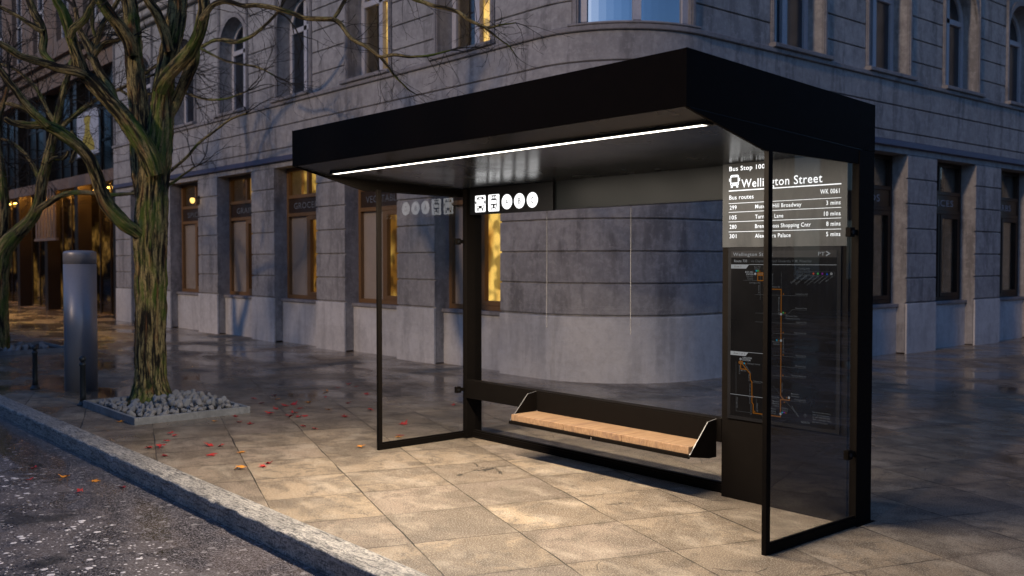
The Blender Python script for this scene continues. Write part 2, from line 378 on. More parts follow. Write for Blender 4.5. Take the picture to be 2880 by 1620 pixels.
M['concrete']=m_stone('pit_edge_stone',(.36,.365,.355),(.26,.265,.26),(.15,.15,.15),.8,.002,.35,9)
def m_rock():
    t=NT('river_stone'); p=t.obj(); r=t.n('ShaderNodeObjectInfo').outputs['Random']
    pp=t.mix(1.,p,t.n('ShaderNodeObjectInfo').outputs['Location'],'ADD')
    n=t.noise(pp,14,5,.65); c=t.mix(r,(.33,.34,.35),(.40,.37,.33)); c=t.mix(t.ramp(n,.45,.7,0,.6),c,(.14,.14,.14))
    c=t.mix(t.math('MULTIPLY',t.ramp(t.noise(pp,35,3,.6),.5,.7),.5),c,(.46,.45,.42))
    return t.end(t.bsdf(c,.66,0,t.bump(n,.006),.4))
M['rock']=m_rock()
def m_leaf(name,a,b):
    t=NT(name); p=t.obj(); n=t.noise(p,40,3,.6); c=t.mix(t.ramp(n,.35,.65),a,b)
    return t.end(t.bsdf(c,.45,0,t.bump(n,.002),.4))
M['leaf_red']=m_leaf('red_leaf',(.70,.055,.045),(.45,.03,.025)); M['leaf_orange']=m_leaf('orange_leaf',(.88,.40,.04),(.75,.22,.02)); M['leaf_dark']=m_leaf('dark_red_leaf',(.42,.03,.025),(.25,.02,.02))
M['soil']=m_simple('soil',(.03,.022,.015),.9,0,20,.4,.01)
M['darkglass']=m_mirror_pane('dark_curtain_glass',(.3,.3,.33),(.004,.004,.005),.14)
M['bronze_post']=m_simple('bronze_mullion',(.045,.030,.02),.38,.6)
M['lobby']=m_interior('lobby_light',(.012,.006,.002),(1.,.52,.12),.55,(.5,.5,.9),.50,.66)
M['banner_white']=m_simple('banner_cloth',(.42,.45,.52),.8,0,20,.2)
M['banner_gold']=m_simple('banner_print',(.40,.33,.06),.8,0,20,.2)
M['stonefar']=m_stone('neighbour_stone',(.24,.17,.13),(.17,.125,.10))
M['added_glow']=m_emit('added_gold_glow',(1.,.52,.10),130)  # added emitter that throws gold light on the ground, no real lamp
M['bulb']=m_emit('wall_lamp_bulb',(1.,.60,.16),2.0)
M['bluesign']=m_simple('blue_enamel_sign',(.02,.05,.35),.35)
M['white']=m_simple('white_enamel',(.7,.7,.7),.4)
M['bluestrip']=m_simple('blue_grey_flashing',(.09,.09,.15),.45,.2)
M['opposite']=m_stone('opposite_facade',(.05,.048,.05),(.035,.033,.036))
TREE_A = {
 'trunk': [(-7.628,-0.541,-0.066,0.31),(-7.634,-0.543,0.043,0.255),(-7.639,-0.544,0.153,0.208),(-7.646,-0.544,0.35,0.1667),(-7.657,-0.54,0.745,0.1623),(-7.66,-0.526,1.14,0.1623),(-7.671,-0.522,1.49,0.1623),(-7.679,-0.521,1.753,0.1667),(-7.679,-0.509,2.017,0.1667),(-7.674,-0.491,2.28,0.1623),(-7.668,-0.473,2.543,0.1579),(-7.65,-0.442,2.762,0.1448),(-7.637,-0.419,2.959,0.1316),(-7.633,-0.405,3.157,0.1184),(-7.629,-0.391,3.376,0.1097),(-7.615,-0.363,3.639,0.1009),(-7.592,-0.324,3.902,0.1009),(-7.567,-0.288,4.078,0.1009),(-7.544,-0.25,4.341,0.0965),(-7.536,-0.228,4.604,0.0877),(-7.51,-0.181,4.999,0.0658),(-7.497,-0.146,5.437,0.0439)],
 'limb1': [(-7.836,-0.485,2.199,0.111),(-7.916,-0.498,2.469,0.1115),(-7.985,-0.497,2.741,0.1119),(-8.044,-0.487,2.971,0.1124),(-8.1,-0.473,3.202,0.1083),(-8.171,-0.471,3.548,0.0997),(-8.245,-0.473,3.897,0.091),(-8.312,-0.469,4.226,0.0868),(-8.389,-0.474,4.558,0.0826),(-8.493,-0.512,4.892,0.0645),(-8.571,-0.518,5.275,0.0416)],
 'limb2': [(-7.436,-0.542,2.523,0.0945),(-7.439,-0.599,2.691,0.1027),(-7.481,-0.7,2.909,0.0981),(-7.513,-0.793,3.056,0.0892),(-7.544,-0.885,3.186,0.0846),(-7.582,-0.986,3.306,0.0759),(-7.603,-1.068,3.405,0.0756),(-7.629,-1.155,3.502,0.0669),(-7.637,-1.224,3.57,0.0625),(-7.631,-1.272,3.715,0.0539),(-7.636,-1.331,3.901,0.0496),(-7.623,-1.372,4.049,0.0494),(-7.619,-1.422,4.182,0.0451),(-7.618,-1.479,4.274,0.0408),(-7.625,-1.539,4.507,0.0325),(-7.606,-1.567,4.739,0.0203)],
 'limb3': [(-7.594,-1.221,3.539,0.0457),(-7.591,-1.301,3.562,0.0496),(-7.645,-1.449,3.584,0.0452),(-7.654,-1.542,3.61,0.0449),(-7.662,-1.635,3.631,0.0406),(-7.668,-1.727,3.648,0.0404),(-7.674,-1.818,3.669,0.0362),(-7.681,-1.907,3.721,0.036),(-7.686,-1.996,3.765,0.0318),(-7.729,-2.129,3.824,0.0237),(-7.772,-2.259,3.937,0.0157)],
 'limb4': [(-7.54,-1.374,3.887,0.0368),(-7.503,-1.349,3.981,0.0409),(-7.45,-1.306,4.027,0.0408),(-7.396,-1.263,4.085,0.0367),(-7.359,-1.238,4.175,0.0326),(-7.315,-1.203,4.26,0.0325),(-7.282,-1.18,4.419,0.0243),(-7.281,-1.195,4.577,0.0162)],
 'limb5': [(-7.635,-0.648,1.873,0.0607),(-7.648,-0.716,1.933,0.0735),(-7.662,-0.783,1.979,0.0776),(-7.678,-0.853,2.051,0.0773),(-7.699,-0.928,2.143,0.0771),(-7.707,-0.987,2.24,0.0768),(-7.704,-1.032,2.344,0.0723),(-7.689,-1.064,2.447,0.0678),(-7.68,-1.102,2.558,0.0633),(-7.679,-1.15,2.673,0.0631),(-7.715,-1.242,2.795,0.0629),(-7.734,-1.315,2.858,0.0627),(-7.753,-1.388,2.912,0.0625),(-7.776,-1.467,2.97,0.0581),(-7.801,-1.549,3.006,0.0496),(-7.809,-1.612,3.005,0.0412),(-7.819,-1.678,2.992,0.037),(-7.835,-1.75,2.996,0.0368),(-7.85,-1.821,3.003,0.0326),(-7.852,-1.877,3.018,0.0285),(-7.848,-1.925,3.046,0.0243)],
 'limb6': [(-7.718,-1.544,2.985,0.0411),(-7.735,-1.604,3.047,0.0451),(-7.76,-1.673,3.113,0.045),(-7.784,-1.741,3.202,0.0408),(-7.79,-1.788,3.267,0.0366),(-7.793,-1.831,3.331,0.0365),(-7.803,-1.883,3.407,0.0324),(-7.809,-1.928,3.475,0.0323),(-7.838,-2.001,3.578,0.0282),(-7.888,-2.097,3.705,0.0201)],
 'limb7': [(-7.768,-1.645,3.088,0.0328),(-7.818,-1.677,3.123,0.0287),(-7.884,-1.728,3.167,0.0288),(-7.948,-1.777,3.194,0.0247),(-8.006,-1.819,3.221,0.0206),(-8.064,-1.862,3.232,0.0165)],
 'limb8': [(-8.141,-0.536,3.917,0.063),(-8.12,-0.573,4.065,0.0673),(-8.111,-0.627,4.144,0.067),(-8.105,-0.685,4.223,0.0667),(-8.101,-0.747,4.287,0.062),(-8.094,-0.804,4.347,0.0617),(-8.087,-0.861,4.423,0.0571),(-8.071,-0.908,4.486,0.0525),(-8.062,-0.959,4.626,0.0436),(-8.042,-0.996,4.83,0.026)],
 'limb9': [(-7.472,-0.371,3.876,0.0521),(-7.458,-0.422,4.082,0.0561),(-7.439,-0.472,4.177,0.0516),(-7.421,-0.525,4.272,0.0513),(-7.432,-0.609,4.387,0.0468),(-7.446,-0.695,4.564,0.0339),(-7.427,-0.742,4.739,0.0211)],
 'limb10': [(-7.483,-0.48,3.434,0.0648),(-7.407,-0.456,3.534,0.0731),(-7.309,-0.406,3.641,0.0728),(-7.203,-0.347,3.73,0.0725),(-7.111,-0.305,3.806,0.0721),(-7.028,-0.273,3.893,0.0676),(-6.953,-0.251,3.997,0.0631),(-6.89,-0.241,4.112,0.0586),(-6.833,-0.238,4.247,0.0542),(-6.8,-0.259,4.443,0.0498),(-6.74,-0.248,4.678,0.0331)],
 'limb11': [(-7.669,-0.325,3.124,0.0442),(-7.614,-0.301,3.23,0.0485),(-7.554,-0.269,3.345,0.0572),(-7.491,-0.235,3.472,0.0614),(-7.432,-0.204,3.58,0.0612),(-7.375,-0.177,3.68,0.0611),(-7.321,-0.153,3.796,0.0565),(-7.285,-0.149,3.92,0.0434)],
 'limb12': [(-6.767,-0.306,4.091,0.0413),(-6.684,-0.229,4.231,0.0289),(-6.617,-0.176,4.272,0.0288),(-6.55,-0.123,4.28,0.0288),(-6.477,-0.066,4.255,0.0246),(-6.407,-0.011,4.226,0.0246),(-6.325,0.059,4.225,0.0245),(-6.253,0.116,4.217,0.0245),(-6.146,0.213,4.188,0.0245),(-6.053,0.294,4.151,0.0244),(-5.967,0.366,4.11,0.0244),(-5.898,0.419,4.073,0.0243),(-5.817,0.487,4.061,0.0243),(-5.736,0.555,4.052,0.0242),(-5.655,0.623,4.044,0.0242),(-5.591,0.668,3.987,0.0242),(-5.543,0.695,3.911,0.0201),(-5.495,0.721,3.847,0.0201),(-5.43,0.769,3.795,0.02),(-5.375,0.805,3.763,0.02),(-5.321,0.84,3.723,0.02),(-5.271,0.87,3.675,0.0159),(-5.22,0.902,3.636,0.0159),(-5.136,0.974,3.652,0.0159),(-5.069,1.025,3.645,0.0159),(-4.998,1.081,3.625,0.0138),(-4.925,1.14,3.625,0.0118),(-4.852,1.199,3.626,0.0118),(-4.756,1.286,3.65,0.0098),(-4.669,1.362,3.677,0.0079)],
 'limb13': [(-5.295,0.937,3.661,0.014),(-5.26,0.975,3.592,0.012),(-5.225,1.013,3.528,0.012),(-5.2,1.04,3.476,0.012),(-5.173,1.07,3.428,0.01),(-5.135,1.111,3.376,0.008),(-5.1,1.15,3.324,0.008),(-5.05,1.207,3.276,0.004)],
 'limb14': [(-5.696,0.638,4.054,0.0162),(-5.666,0.676,4.123,0.0203),(-5.642,0.708,4.196,0.0203),(-5.617,0.741,4.273,0.0203),(-5.581,0.79,4.415,0.0203),(-5.546,0.839,4.617,0.0203)],
 'limb15': [(-5.546,0.84,4.637,0.0243),(-5.411,0.943,4.486,0.0242),(-5.251,1.077,4.357,0.0242),(-5.118,1.18,4.26,0.0201),(-5.05,1.21,4.219,0.02),(-4.966,1.258,4.187,0.0199),(-4.878,1.312,4.143,0.0199),(-4.78,1.377,4.115,0.0198),(-4.679,1.445,4.071,0.0197),(-4.612,1.473,4.028,0.0197),(-4.548,1.498,3.973,0.0177),(-4.472,1.537,3.926,0.0156),(-4.391,1.582,3.883,0.0156),(-4.321,1.615,3.88,0.0117),(-4.257,1.643,3.892,0.0116),(-4.172,1.693,3.896,0.0077),(-4.104,1.726,3.899,0.0058)],
 'limb16': [(-4.381,1.554,3.885,0.0117),(-4.334,1.607,3.827,0.0117),(-4.293,1.653,3.776,0.0078),(-4.252,1.699,3.73,0.0078),(-4.213,1.743,3.687,0.0058),(-4.173,1.786,3.597,0.0039)],
 'limb17': [(-7.95,-1.403,3.635,0.0295),(-8.008,-1.426,3.708,0.0296),(-8.072,-1.456,3.76,0.0339),(-8.13,-1.479,3.825,0.0382),(-8.161,-1.47,3.899,0.0426),(-8.186,-1.454,3.978,0.0427),(-8.229,-1.457,4.095,0.0428),(-8.283,-1.474,4.188,0.0429),(-8.342,-1.498,4.268,0.0387),(-8.402,-1.521,4.374,0.0388),(-8.456,-1.538,4.476,0.0346),(-8.519,-1.559,4.7,0.026)],
 'limb18': [(-8.143,-1.457,4.046,0.0255),(-8.185,-1.505,4.068,0.0255),(-8.219,-1.543,4.106,0.0255),(-8.261,-1.591,4.144,0.0255),(-8.304,-1.639,4.187,0.0213),(-8.346,-1.686,4.225,0.0213),(-8.402,-1.75,4.272,0.0213),(-8.459,-1.814,4.31,0.0213),(-8.542,-1.911,4.353,0.017)],
 'limb19': [(-8.118,-0.691,3.272,0.0446),(-8.201,-0.715,3.391,0.0493),(-8.279,-0.731,3.533,0.0495),(-8.375,-0.769,3.654,0.0497),(-8.474,-0.811,3.798,0.0499),(-8.561,-0.838,3.943,0.0455),(-8.64,-0.857,4.067,0.0457),(-8.74,-0.899,4.214,0.0367),(-8.817,-0.914,4.34,0.0276),(-8.886,-0.918,4.535,0.0231)],
 'limb20': [(-8.66,-0.835,3.914,0.0321),(-8.665,-0.792,4.048,0.0368),(-8.668,-0.745,4.179,0.0369),(-8.674,-0.702,4.31,0.0323),(-8.664,-0.641,4.423,0.0278),(-8.644,-0.569,4.546,0.0279),(-8.631,-0.504,4.67,0.0233),(-8.603,-0.42,4.841,0.0187)],
 'limb21': [(-8.537,-0.846,3.893,0.0318),(-8.515,-0.818,3.961,0.0318),(-8.487,-0.782,4.029,0.0318),(-8.453,-0.739,4.084,0.0273),(-8.415,-0.694,4.106,0.0273),(-8.371,-0.642,4.111,0.0227),(-8.327,-0.59,4.138,0.0182)],
 'limb22': [(-8.102,-0.945,4.064,0.0175),(-8.12,-0.964,4.139,0.0175),(-8.128,-0.969,4.226,0.0219),(-8.135,-0.974,4.314,0.0219),(-8.135,-0.968,4.423,0.0175)],
}
TREE_B = {
 'trunk': [(-15.697,-0.316,-0.104,0.2783),(-15.685,-0.29,0.174,0.2087),(-15.685,-0.272,0.592,0.1809),(-15.69,-0.259,1.009,0.167),(-15.685,-0.235,1.426,0.167),(-15.66,-0.193,1.704,0.16),(-15.596,-0.11,1.899,0.1531),(-15.487,0.026,2.087,0.1252),(-15.378,0.161,2.261,0.1113),(-15.3,0.26,2.435,0.0974),(-15.251,0.328,2.678,0.0904),(-15.235,0.359,2.956,0.0904),(-15.208,0.4,3.165,0.0835),(-15.169,0.458,3.443,0.0765),(-15.129,0.516,3.721,0.0696),(-15.09,0.574,3.999,0.0626),(-15.06,0.622,4.277,0.0557),(-15.021,0.68,4.556,0.0487),(-14.973,0.748,4.834,0.0417),(-14.943,0.796,5.112,0.0278)],
 'limb1': [(-15.312,0.242,2.365,0.0696),(-15.186,0.308,2.501,0.0624),(-15.059,0.372,2.567,0.0622),(-14.932,0.436,2.633,0.0551),(-14.783,0.525,2.705,0.048),(-14.634,0.613,2.749,0.0479),(-14.486,0.699,2.758,0.0409),(-14.315,0.811,2.761,0.0408),(-14.101,0.973,2.737,0.0338),(-13.91,1.108,2.713,0.0337),(-13.633,1.344,2.729,0.0269),(-13.358,1.58,2.772,0.0268),(-13.087,1.815,2.888,0.0267),(-12.904,1.947,3.03,0.02),(-12.721,2.078,3.157,0.0133)],
 'limb2': [(-15.821,-0.244,1.355,0.168),(-15.866,-0.203,1.705,0.1404),(-15.901,-0.152,2.057,0.1126),(-15.937,-0.101,2.411,0.0988),(-15.999,-0.082,2.768,0.085),(-16.081,-0.084,3.126,0.071),(-16.17,-0.099,3.415,0.0641),(-16.26,-0.113,3.777,0.0571),(-16.305,-0.072,4.141,0.0501),(-16.311,0.012,4.436,0.0431),(-16.316,0.095,4.732,0.0288)],
 'limb3': [(-15.117,0.533,3.756,0.0487),(-15.087,0.624,3.899,0.0488),(-15.035,0.743,4.044,0.0419),(-14.982,0.862,4.153,0.042),(-14.92,0.992,4.284,0.0421),(-14.866,1.111,4.388,0.0351),(-14.775,1.274,4.52,0.0352),(-14.629,1.501,4.631,0.0282),(-14.482,1.731,4.778,0.0283),(-14.335,1.96,4.891,0.0212)],
 'limb4': [(-15.196,0.418,3.269,0.0348),(-15.097,0.477,3.355,0.0416),(-14.992,0.539,3.379,0.0415),(-14.877,0.611,3.375,0.0414),(-14.791,0.653,3.426,0.0345),(-14.732,0.663,3.49,0.0275)],
 'limb5': [(-14.386,0.619,3.794,0.027),(-14.331,0.678,3.659,0.027),(-14.311,0.696,3.537,0.0338),(-14.343,0.653,3.422,0.0338),(-14.367,0.62,3.321,0.0338),(-14.392,0.588,3.254,0.0203)],
 'limb6': [(-15.449,0.414,2.902,0.0493),(-15.653,0.373,3.194,0.0425),(-15.881,0.302,3.455,0.0357),(-16.132,0.202,3.647,0.0287),(-16.383,0.098,3.77,0.0289),(-16.658,-0.036,3.857,0.0219)],
 'limb7': [(-15.313,0.623,4.027,0.0422),(-15.516,0.548,4.254,0.0425),(-15.699,0.501,4.518,0.0356),(-15.904,0.424,4.75,0.0358),(-16.133,0.318,4.948,0.0288),(-16.387,0.183,5.112,0.029),(-16.64,0.044,5.204,0.0219)],
 'limb8': [(-14.697,1.525,4.643,0.0283),(-14.397,1.628,4.51,0.0281),(-14.012,1.837,4.518,0.0243),(-13.63,2.042,4.512,0.0241),(-13.297,2.188,4.458,0.0205),(-12.921,2.38,4.336,0.0203),(-12.552,2.57,4.323,0.0167),(-12.189,2.757,4.416,0.0133)],
 'limb9': [(-13.487,1.627,2.781,0.027),(-13.16,1.845,3.108,0.0268),(-12.876,2.007,3.33,0.0266),(-12.638,2.116,3.549,0.0231),(-12.359,2.272,3.732,0.0197),(-12.081,2.424,3.911,0.0195),(-11.804,2.572,3.991,0.0129)],
 'limb10': [(-14.516,1.742,4.785,0.0283),(-14.06,2.001,5.065,0.028),(-13.651,2.197,5.235,0.0277),(-13.245,2.385,5.263,0.0274),(-12.867,2.543,5.357,0.0339),(-12.49,2.692,5.281,0.0402),(-12.163,2.787,5.305,0.0331),(-11.841,2.881,5.426,0.0262),(-11.504,2.996,5.64,0.0259)],
 'limb11': [(-13.014,2.288,5.211,0.027),(-12.626,2.539,4.983,0.0201),(-12.332,2.687,4.89,0.02),(-11.998,2.881,4.799,0.0165),(-11.708,3.021,4.643,0.0131)],
}
SUN_E=0.95; SKY_S=0.100; SKY_TINT=(.54,.69,1.)
# ------------------------------------------------------------------ ground
def ground_sheet(name, x0,x1,y0,y1,z,m,label,cat):
    b=MB(); b.quad((x0,y0,z),(x1,y0,z),(x1,y1,z),(x0,y1,z)); o=b.build(name,m); tag(o,label,cat,kind='structure'); return o
# one pavement sheet (it also passes under the buildings to the horizon) and the road 0.12 below
ground_sheet('pavement',-300,300,-1.625,400,0.0,M['paving'],'wet stone slab pavement around the shelter','pavement')
ground_sheet('road',-300,300,-11.0,-1.79,-.12,M['road'],'dark wet asphalt road with pale stone flecks','road')
ground_sheet('far_pavement',-300,300,-300,-11.0,0.0,M['paving'],'pavement on the far side of the road','pavement')

def kerb():
    prof=[(-1.600,.001),(-1.615,.003),(-1.64,.003),(-1.67,.003),(-1.70,.003),(-1.73,.002),(-1.768,.001),(-1.784,-.001),(-1.794,-.006),(-1.798,-.020),(-1.797,-.045),(-1.80,-.07),(-1.803,-.095),(-1.806,-.125),(-1.81,-.16)]
    xs=[]; x=-70.
    while x<14:
        xs.append(x); x+= .025 if -7<x<1.5 else (.06 if -14<x<4 else .5)
    vs=[];fs=[]; n=len(prof)
    for x in xs:
        jd=abs((x+.4)%1.9-.95) ; j=0.0
        for k,(y,z) in enumerate(prof):
            a=noise.noise(Vector((x*5,y*9,z*9)))*.003+noise.noise(Vector((x*17,y*30,z*30)))*.004+noise.noise(Vector((x*45,y*60,z*60)))*.0022
            chip=0
            if 6<=k<=10: chip=max(0,noise.noise(Vector((x*9,3.3,k*.2)))-.1)*.03
            e=0 if k in(0,) else 1
            jn=max(0,1-jd/.012)*.006
            vs.append((x,y+(a+chip*.7+jn)*e,z+(a-chip*.5-jn)*e if k<11 else z))
    for i in range(len(xs)-1):
        for k in range(n-1):
            fs.append((i*n+k,i*n+k+1,(i+1)*n+k+1,(i+1)*n+k))
    b=MB(); b.add(vs,fs,True); o=b.build('kerb',M['kerb']); tag(o,'rough grey granite kerb between the road and the pavement','kerb',kind='structure')
kerb()
# far kerb
b=MB(); b.box(-120,60,-11.15,-11.0,-.13,.004); tag(b.build('far_kerb',M['kerb']),'granite kerb on the far side of the road','kerb',kind='structure')

# ------------------------------------------------------------------ corner building
XL=-6.65; XR=-5.15; YF=4.35; YR=5.85; RAD=1.5; ARC=RAD*pi/2
def path(s, off, z):
    """point on the footprint line of the corner building: straight front, rounded corner, straight side; off = outwards"""
    if s<=0: return (XL+s, YF-off, z)
    if s>=ARC: return (XR+off, YR+(s-ARC), z)
    a=-pi/2+s/RAD; r=RAD+off
    return (XL+r*cos(a), YR+r*sin(a), z)
def sx(x): return x-XL            # station of a front x
def sy(y): return y-YR+ARC        # station of a side y
def pblock(b, s0,s1,o0,o1,z0,z1, ch=0.):
    """block following the footprint between stations s0,s1, offsets o0(back)..o1(face)"""
    st=[s0]; 
    lo,hi=max(s0,0.),min(s1,ARC)
    if hi>lo:
        n=max(1,int((hi-lo)/.1)); st+= [lo+(hi-lo)*i/n for i in range(n+1)]
    st.append(s1); st=sorted(set(round(x,5) for x in st)); n=len(st)
    ring=[(o0,z0),(o1-ch,z0),(o1,z0+ch),(o1,z1-ch),(o1-ch,z1),(o0,z1)] if ch else [(o0,z0),(o1,z0),(o1,z1),(o0,z1)]
    m=len(ring); vs=[];fs=[]
    for i,s in enumerate(st):
        for (o,z) in ring:
            vs.append(path(s,o,z))
    for i in range(n-1):
        for k in range(m):
            k2=(k+1)%m; fs.append((i*m+k,(i+1)*m+k,(i+1)*m+k2,i*m+k2))
    fs.append(tuple(range(m))); fs.append(tuple((n-1)*m+k for k in range(m))[::-1])
    b.add(vs,fs)

bld=empty('corner_building',(0,0,0),label='grey stone corner building with a rounded corner and rows of tall windows',cat='building')
piers=[sx(-23.5)]  # placeholder start
G_open=[]   # ground openings (s0,s1)
gl=[(-9.07,-7.49),(-11.73,-10.10),(-14.39,-12.73),(-17.04,-15.37),(-19.70,-18.05),(-22.35,-20.68)]
for a,c in reversed(gl): G_open.append((sx(a),sx(c)))
gr=[(7.25,8.80),(9.85,11.42),(12.46,14.0),(15.07,16.6),(17.65,19.2),(20.25,21.8)]
for a,c in gr: G_open.append((sy(a),sy(c)))
S0=sx(-23.5); S1=sy(23.5)
U_open=[]
for k in range(6): U_open.append((sx(-8.97-2.62*k), sx(-7.70-2.62*k)))
U_open=U_open[::-1]
CW=(.62,2.16)
U_open.append(CW)
for k in range(6): U_open.append((sy(7.51+2.6*k), sy(8.79+2.6*k)))
def solids(ops):
    out=[]; c=S0
    for a,d in ops: out.append((c,a)); c=d
    out.append((c,S1)); return out

wall=MB(); blocks=MB(); plinth=MB(); recess=MB(); bands=MB(); trim=MB(); sills_=[]
# ground storey
GZ=[.875,1.295,1.715,2.14,2.565,2.99,3.40]
for (a,c) in solids(G_open):
    pblock(wall,a,c,-.60,-.030,.02,3.40)
    pblock(plinth,a-.0,c+.0,-.02,.012,-.05,.86,.006)
    blocks=MB()
    for z0,z1 in zip(GZ[:-1],GZ[1:]):
        pblock(blocks,a,c,-.031,0.,z0+.011,z1-.011,.008)
    blocks.build('rusticated_pier',M['stone'],bld)
for (a,c) in G_open:
    pblock(plinth,a,c,-.58,-.175,-.05,.80,.004)          # recessed apron under the window
    pblock(trim,a-.0,c+.0,-.30,-.135,.80,.855,.006)       # sill
    pblock(wall,a,c,-.60,-.30,-.05,.84)
# entablature bands
pblock(bands,S0,S1,-.60,-.012,3.40,3.50)
pblock(bands,S0,S1,-.60,.035,3.60,3.735,.006)
pblock(bands,S0,S1,-.60,.035,3.755,4.165,.008)
pblock(bands,S0,S1,-.60,.035,4.185,4.565,.008)
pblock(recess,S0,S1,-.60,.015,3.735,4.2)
pblock(trim,S0,S1,-.60,.075,4.565,4.635,.010)
# upper storey
TOPW=7.35
UG=[4.64,4.985,5.37,5.755,6.14,6.525,6.91,7.30]
for (a,c) in solids(U_open):
    pblock(wall,a,c,-.60,-.030,4.635,TOPW)
    blocks=MB()
    for z0,z1 in zip(UG[:-1],UG[1:]):
        pblock(blocks,a+.10,c-.10,-.031,0.,z0+.010,z1-.010,.008)
    blocks.build('rusticated_pier',M['stone'],bld)
    for e in ((a,a+.085),(c-.085,c)):
        pblock(trim,e[0],e[1],-.031,.018,4.65,7.30,.008)
        pblock(trim,e[0]+.02,e[1]-.02,-.0,.034,4.66,7.29,.006)
for i,(a,c) in enumerate(U_open):
    if (a,c)!=CW: pblock(trim,a-.12,c+.12,-.30,.115,4.637,4.70,.010)   # projecting sill
    else: pblock(trim,a-.12,c+.12,-.30,.085,4.637,4.665,.008)
    # arched head
    mid=(a+c)/2; r=(c-a)/2; zs=6.02
    N=12
    for k in range(N):
        t0=pi-pi*k/N; t1=pi-pi*(k+1)/N
        s0_,s1_=mid+r*cos(t0),mid+r*cos(t1); z0_,z1_=zs+r*sin(t0),zs+r*sin(t1)
        for (of,ob,B) in ((-.02,-.5,wall),):
            vs=[path(s0_,of,z0_),path(s1_,of,z1_),path(s1_,of,TOPW),path(s0_,of,TOPW),path(s0_,ob,z0_),path(s1_,ob,z1_),path(s1_,ob,TOPW),path(s0_,ob,TOPW)]
            B.add(vs,[(0,1,2,3),(7,6,5,4),(0,4,5,1),(2,6,7,3),(0,3,7,4),(1,5,6,2)])
        q=r+.09; S0_,S1_=mid+q*cos(t0),mid+q*cos(t1); Z0_,Z1_=zs+q*sin(t0),zs+q*sin(t1)
        vs=[path(s0_,.02,z0_),path(s1_,.02,z1_),path(S1_,.02,Z1_),path(S0_,.02,Z0_),path(s0_,-.04,z0_),path(s1_,-.04,z1_),path(S1_,-.04,Z1_),path(S0_,-.04,Z0_)]
        trim.add(vs,[(0,1,2,3),(7,6,5,4),(0,4,5,1),(2,6,7,3),(0,3,7,4),(1,5,6,2)])
# cornice and the storey above
pblock(bands,S0,S1,-.60,.10,7.35,7.50,.02); pblock(bands,S0,S1,-.60,.22,7.50,7.68,.03); pblock(bands,S0,S1,-.60,.34,7.68,7.80,.02); pblock(bands,S0,S1,-.6,.46,7.80,8.05,.03)
pblock(wall,S0,S1,-.60,0.,8.05,12.5); pblock(bands,S0,S1,-.6,.45,12.5,13.0,.03)
# body (keeps light out) and flat roof
body=MB()
pts=[(S0,-.6)]
poly=[(path(S0,-.6,0)[0],path(S0,-.6,0)[1]),(path(0,-.6,0)[0],path(0,-.6,0)[1])]+[path(ARC*k/8,-.6,0)[:2] for k in range(1,9)]+[path(S1,-.6,0)[:2],(-12,path(S1,-.6,0)[1]),(path(S0,0,0)[0],9.)]
wall.build('stone_wall',M['stone'],bld); plinth.build('plinth',M['granite'],bld)
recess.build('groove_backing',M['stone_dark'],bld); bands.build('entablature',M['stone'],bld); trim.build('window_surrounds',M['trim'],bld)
b=MB(); pblock(b,S0,S1,-.05,.055,3.50,3.60,.01); b.build('blue_flashing_strip',M['bluestrip'],bld)
b=MB(); b.prism(poly,12.4,12.48,'z'); b.build('roof',M['stone_dark'],bld)
b=MB(); pblock(b,S0,S1,-1.9,-1.85,0,12.4); b.build('room_back_wall',M['room'],bld)
b=MB(); b.box(-23.5,-23.1,4.4,9,0,12.5); b.build('end_wall',M['stone'],bld)

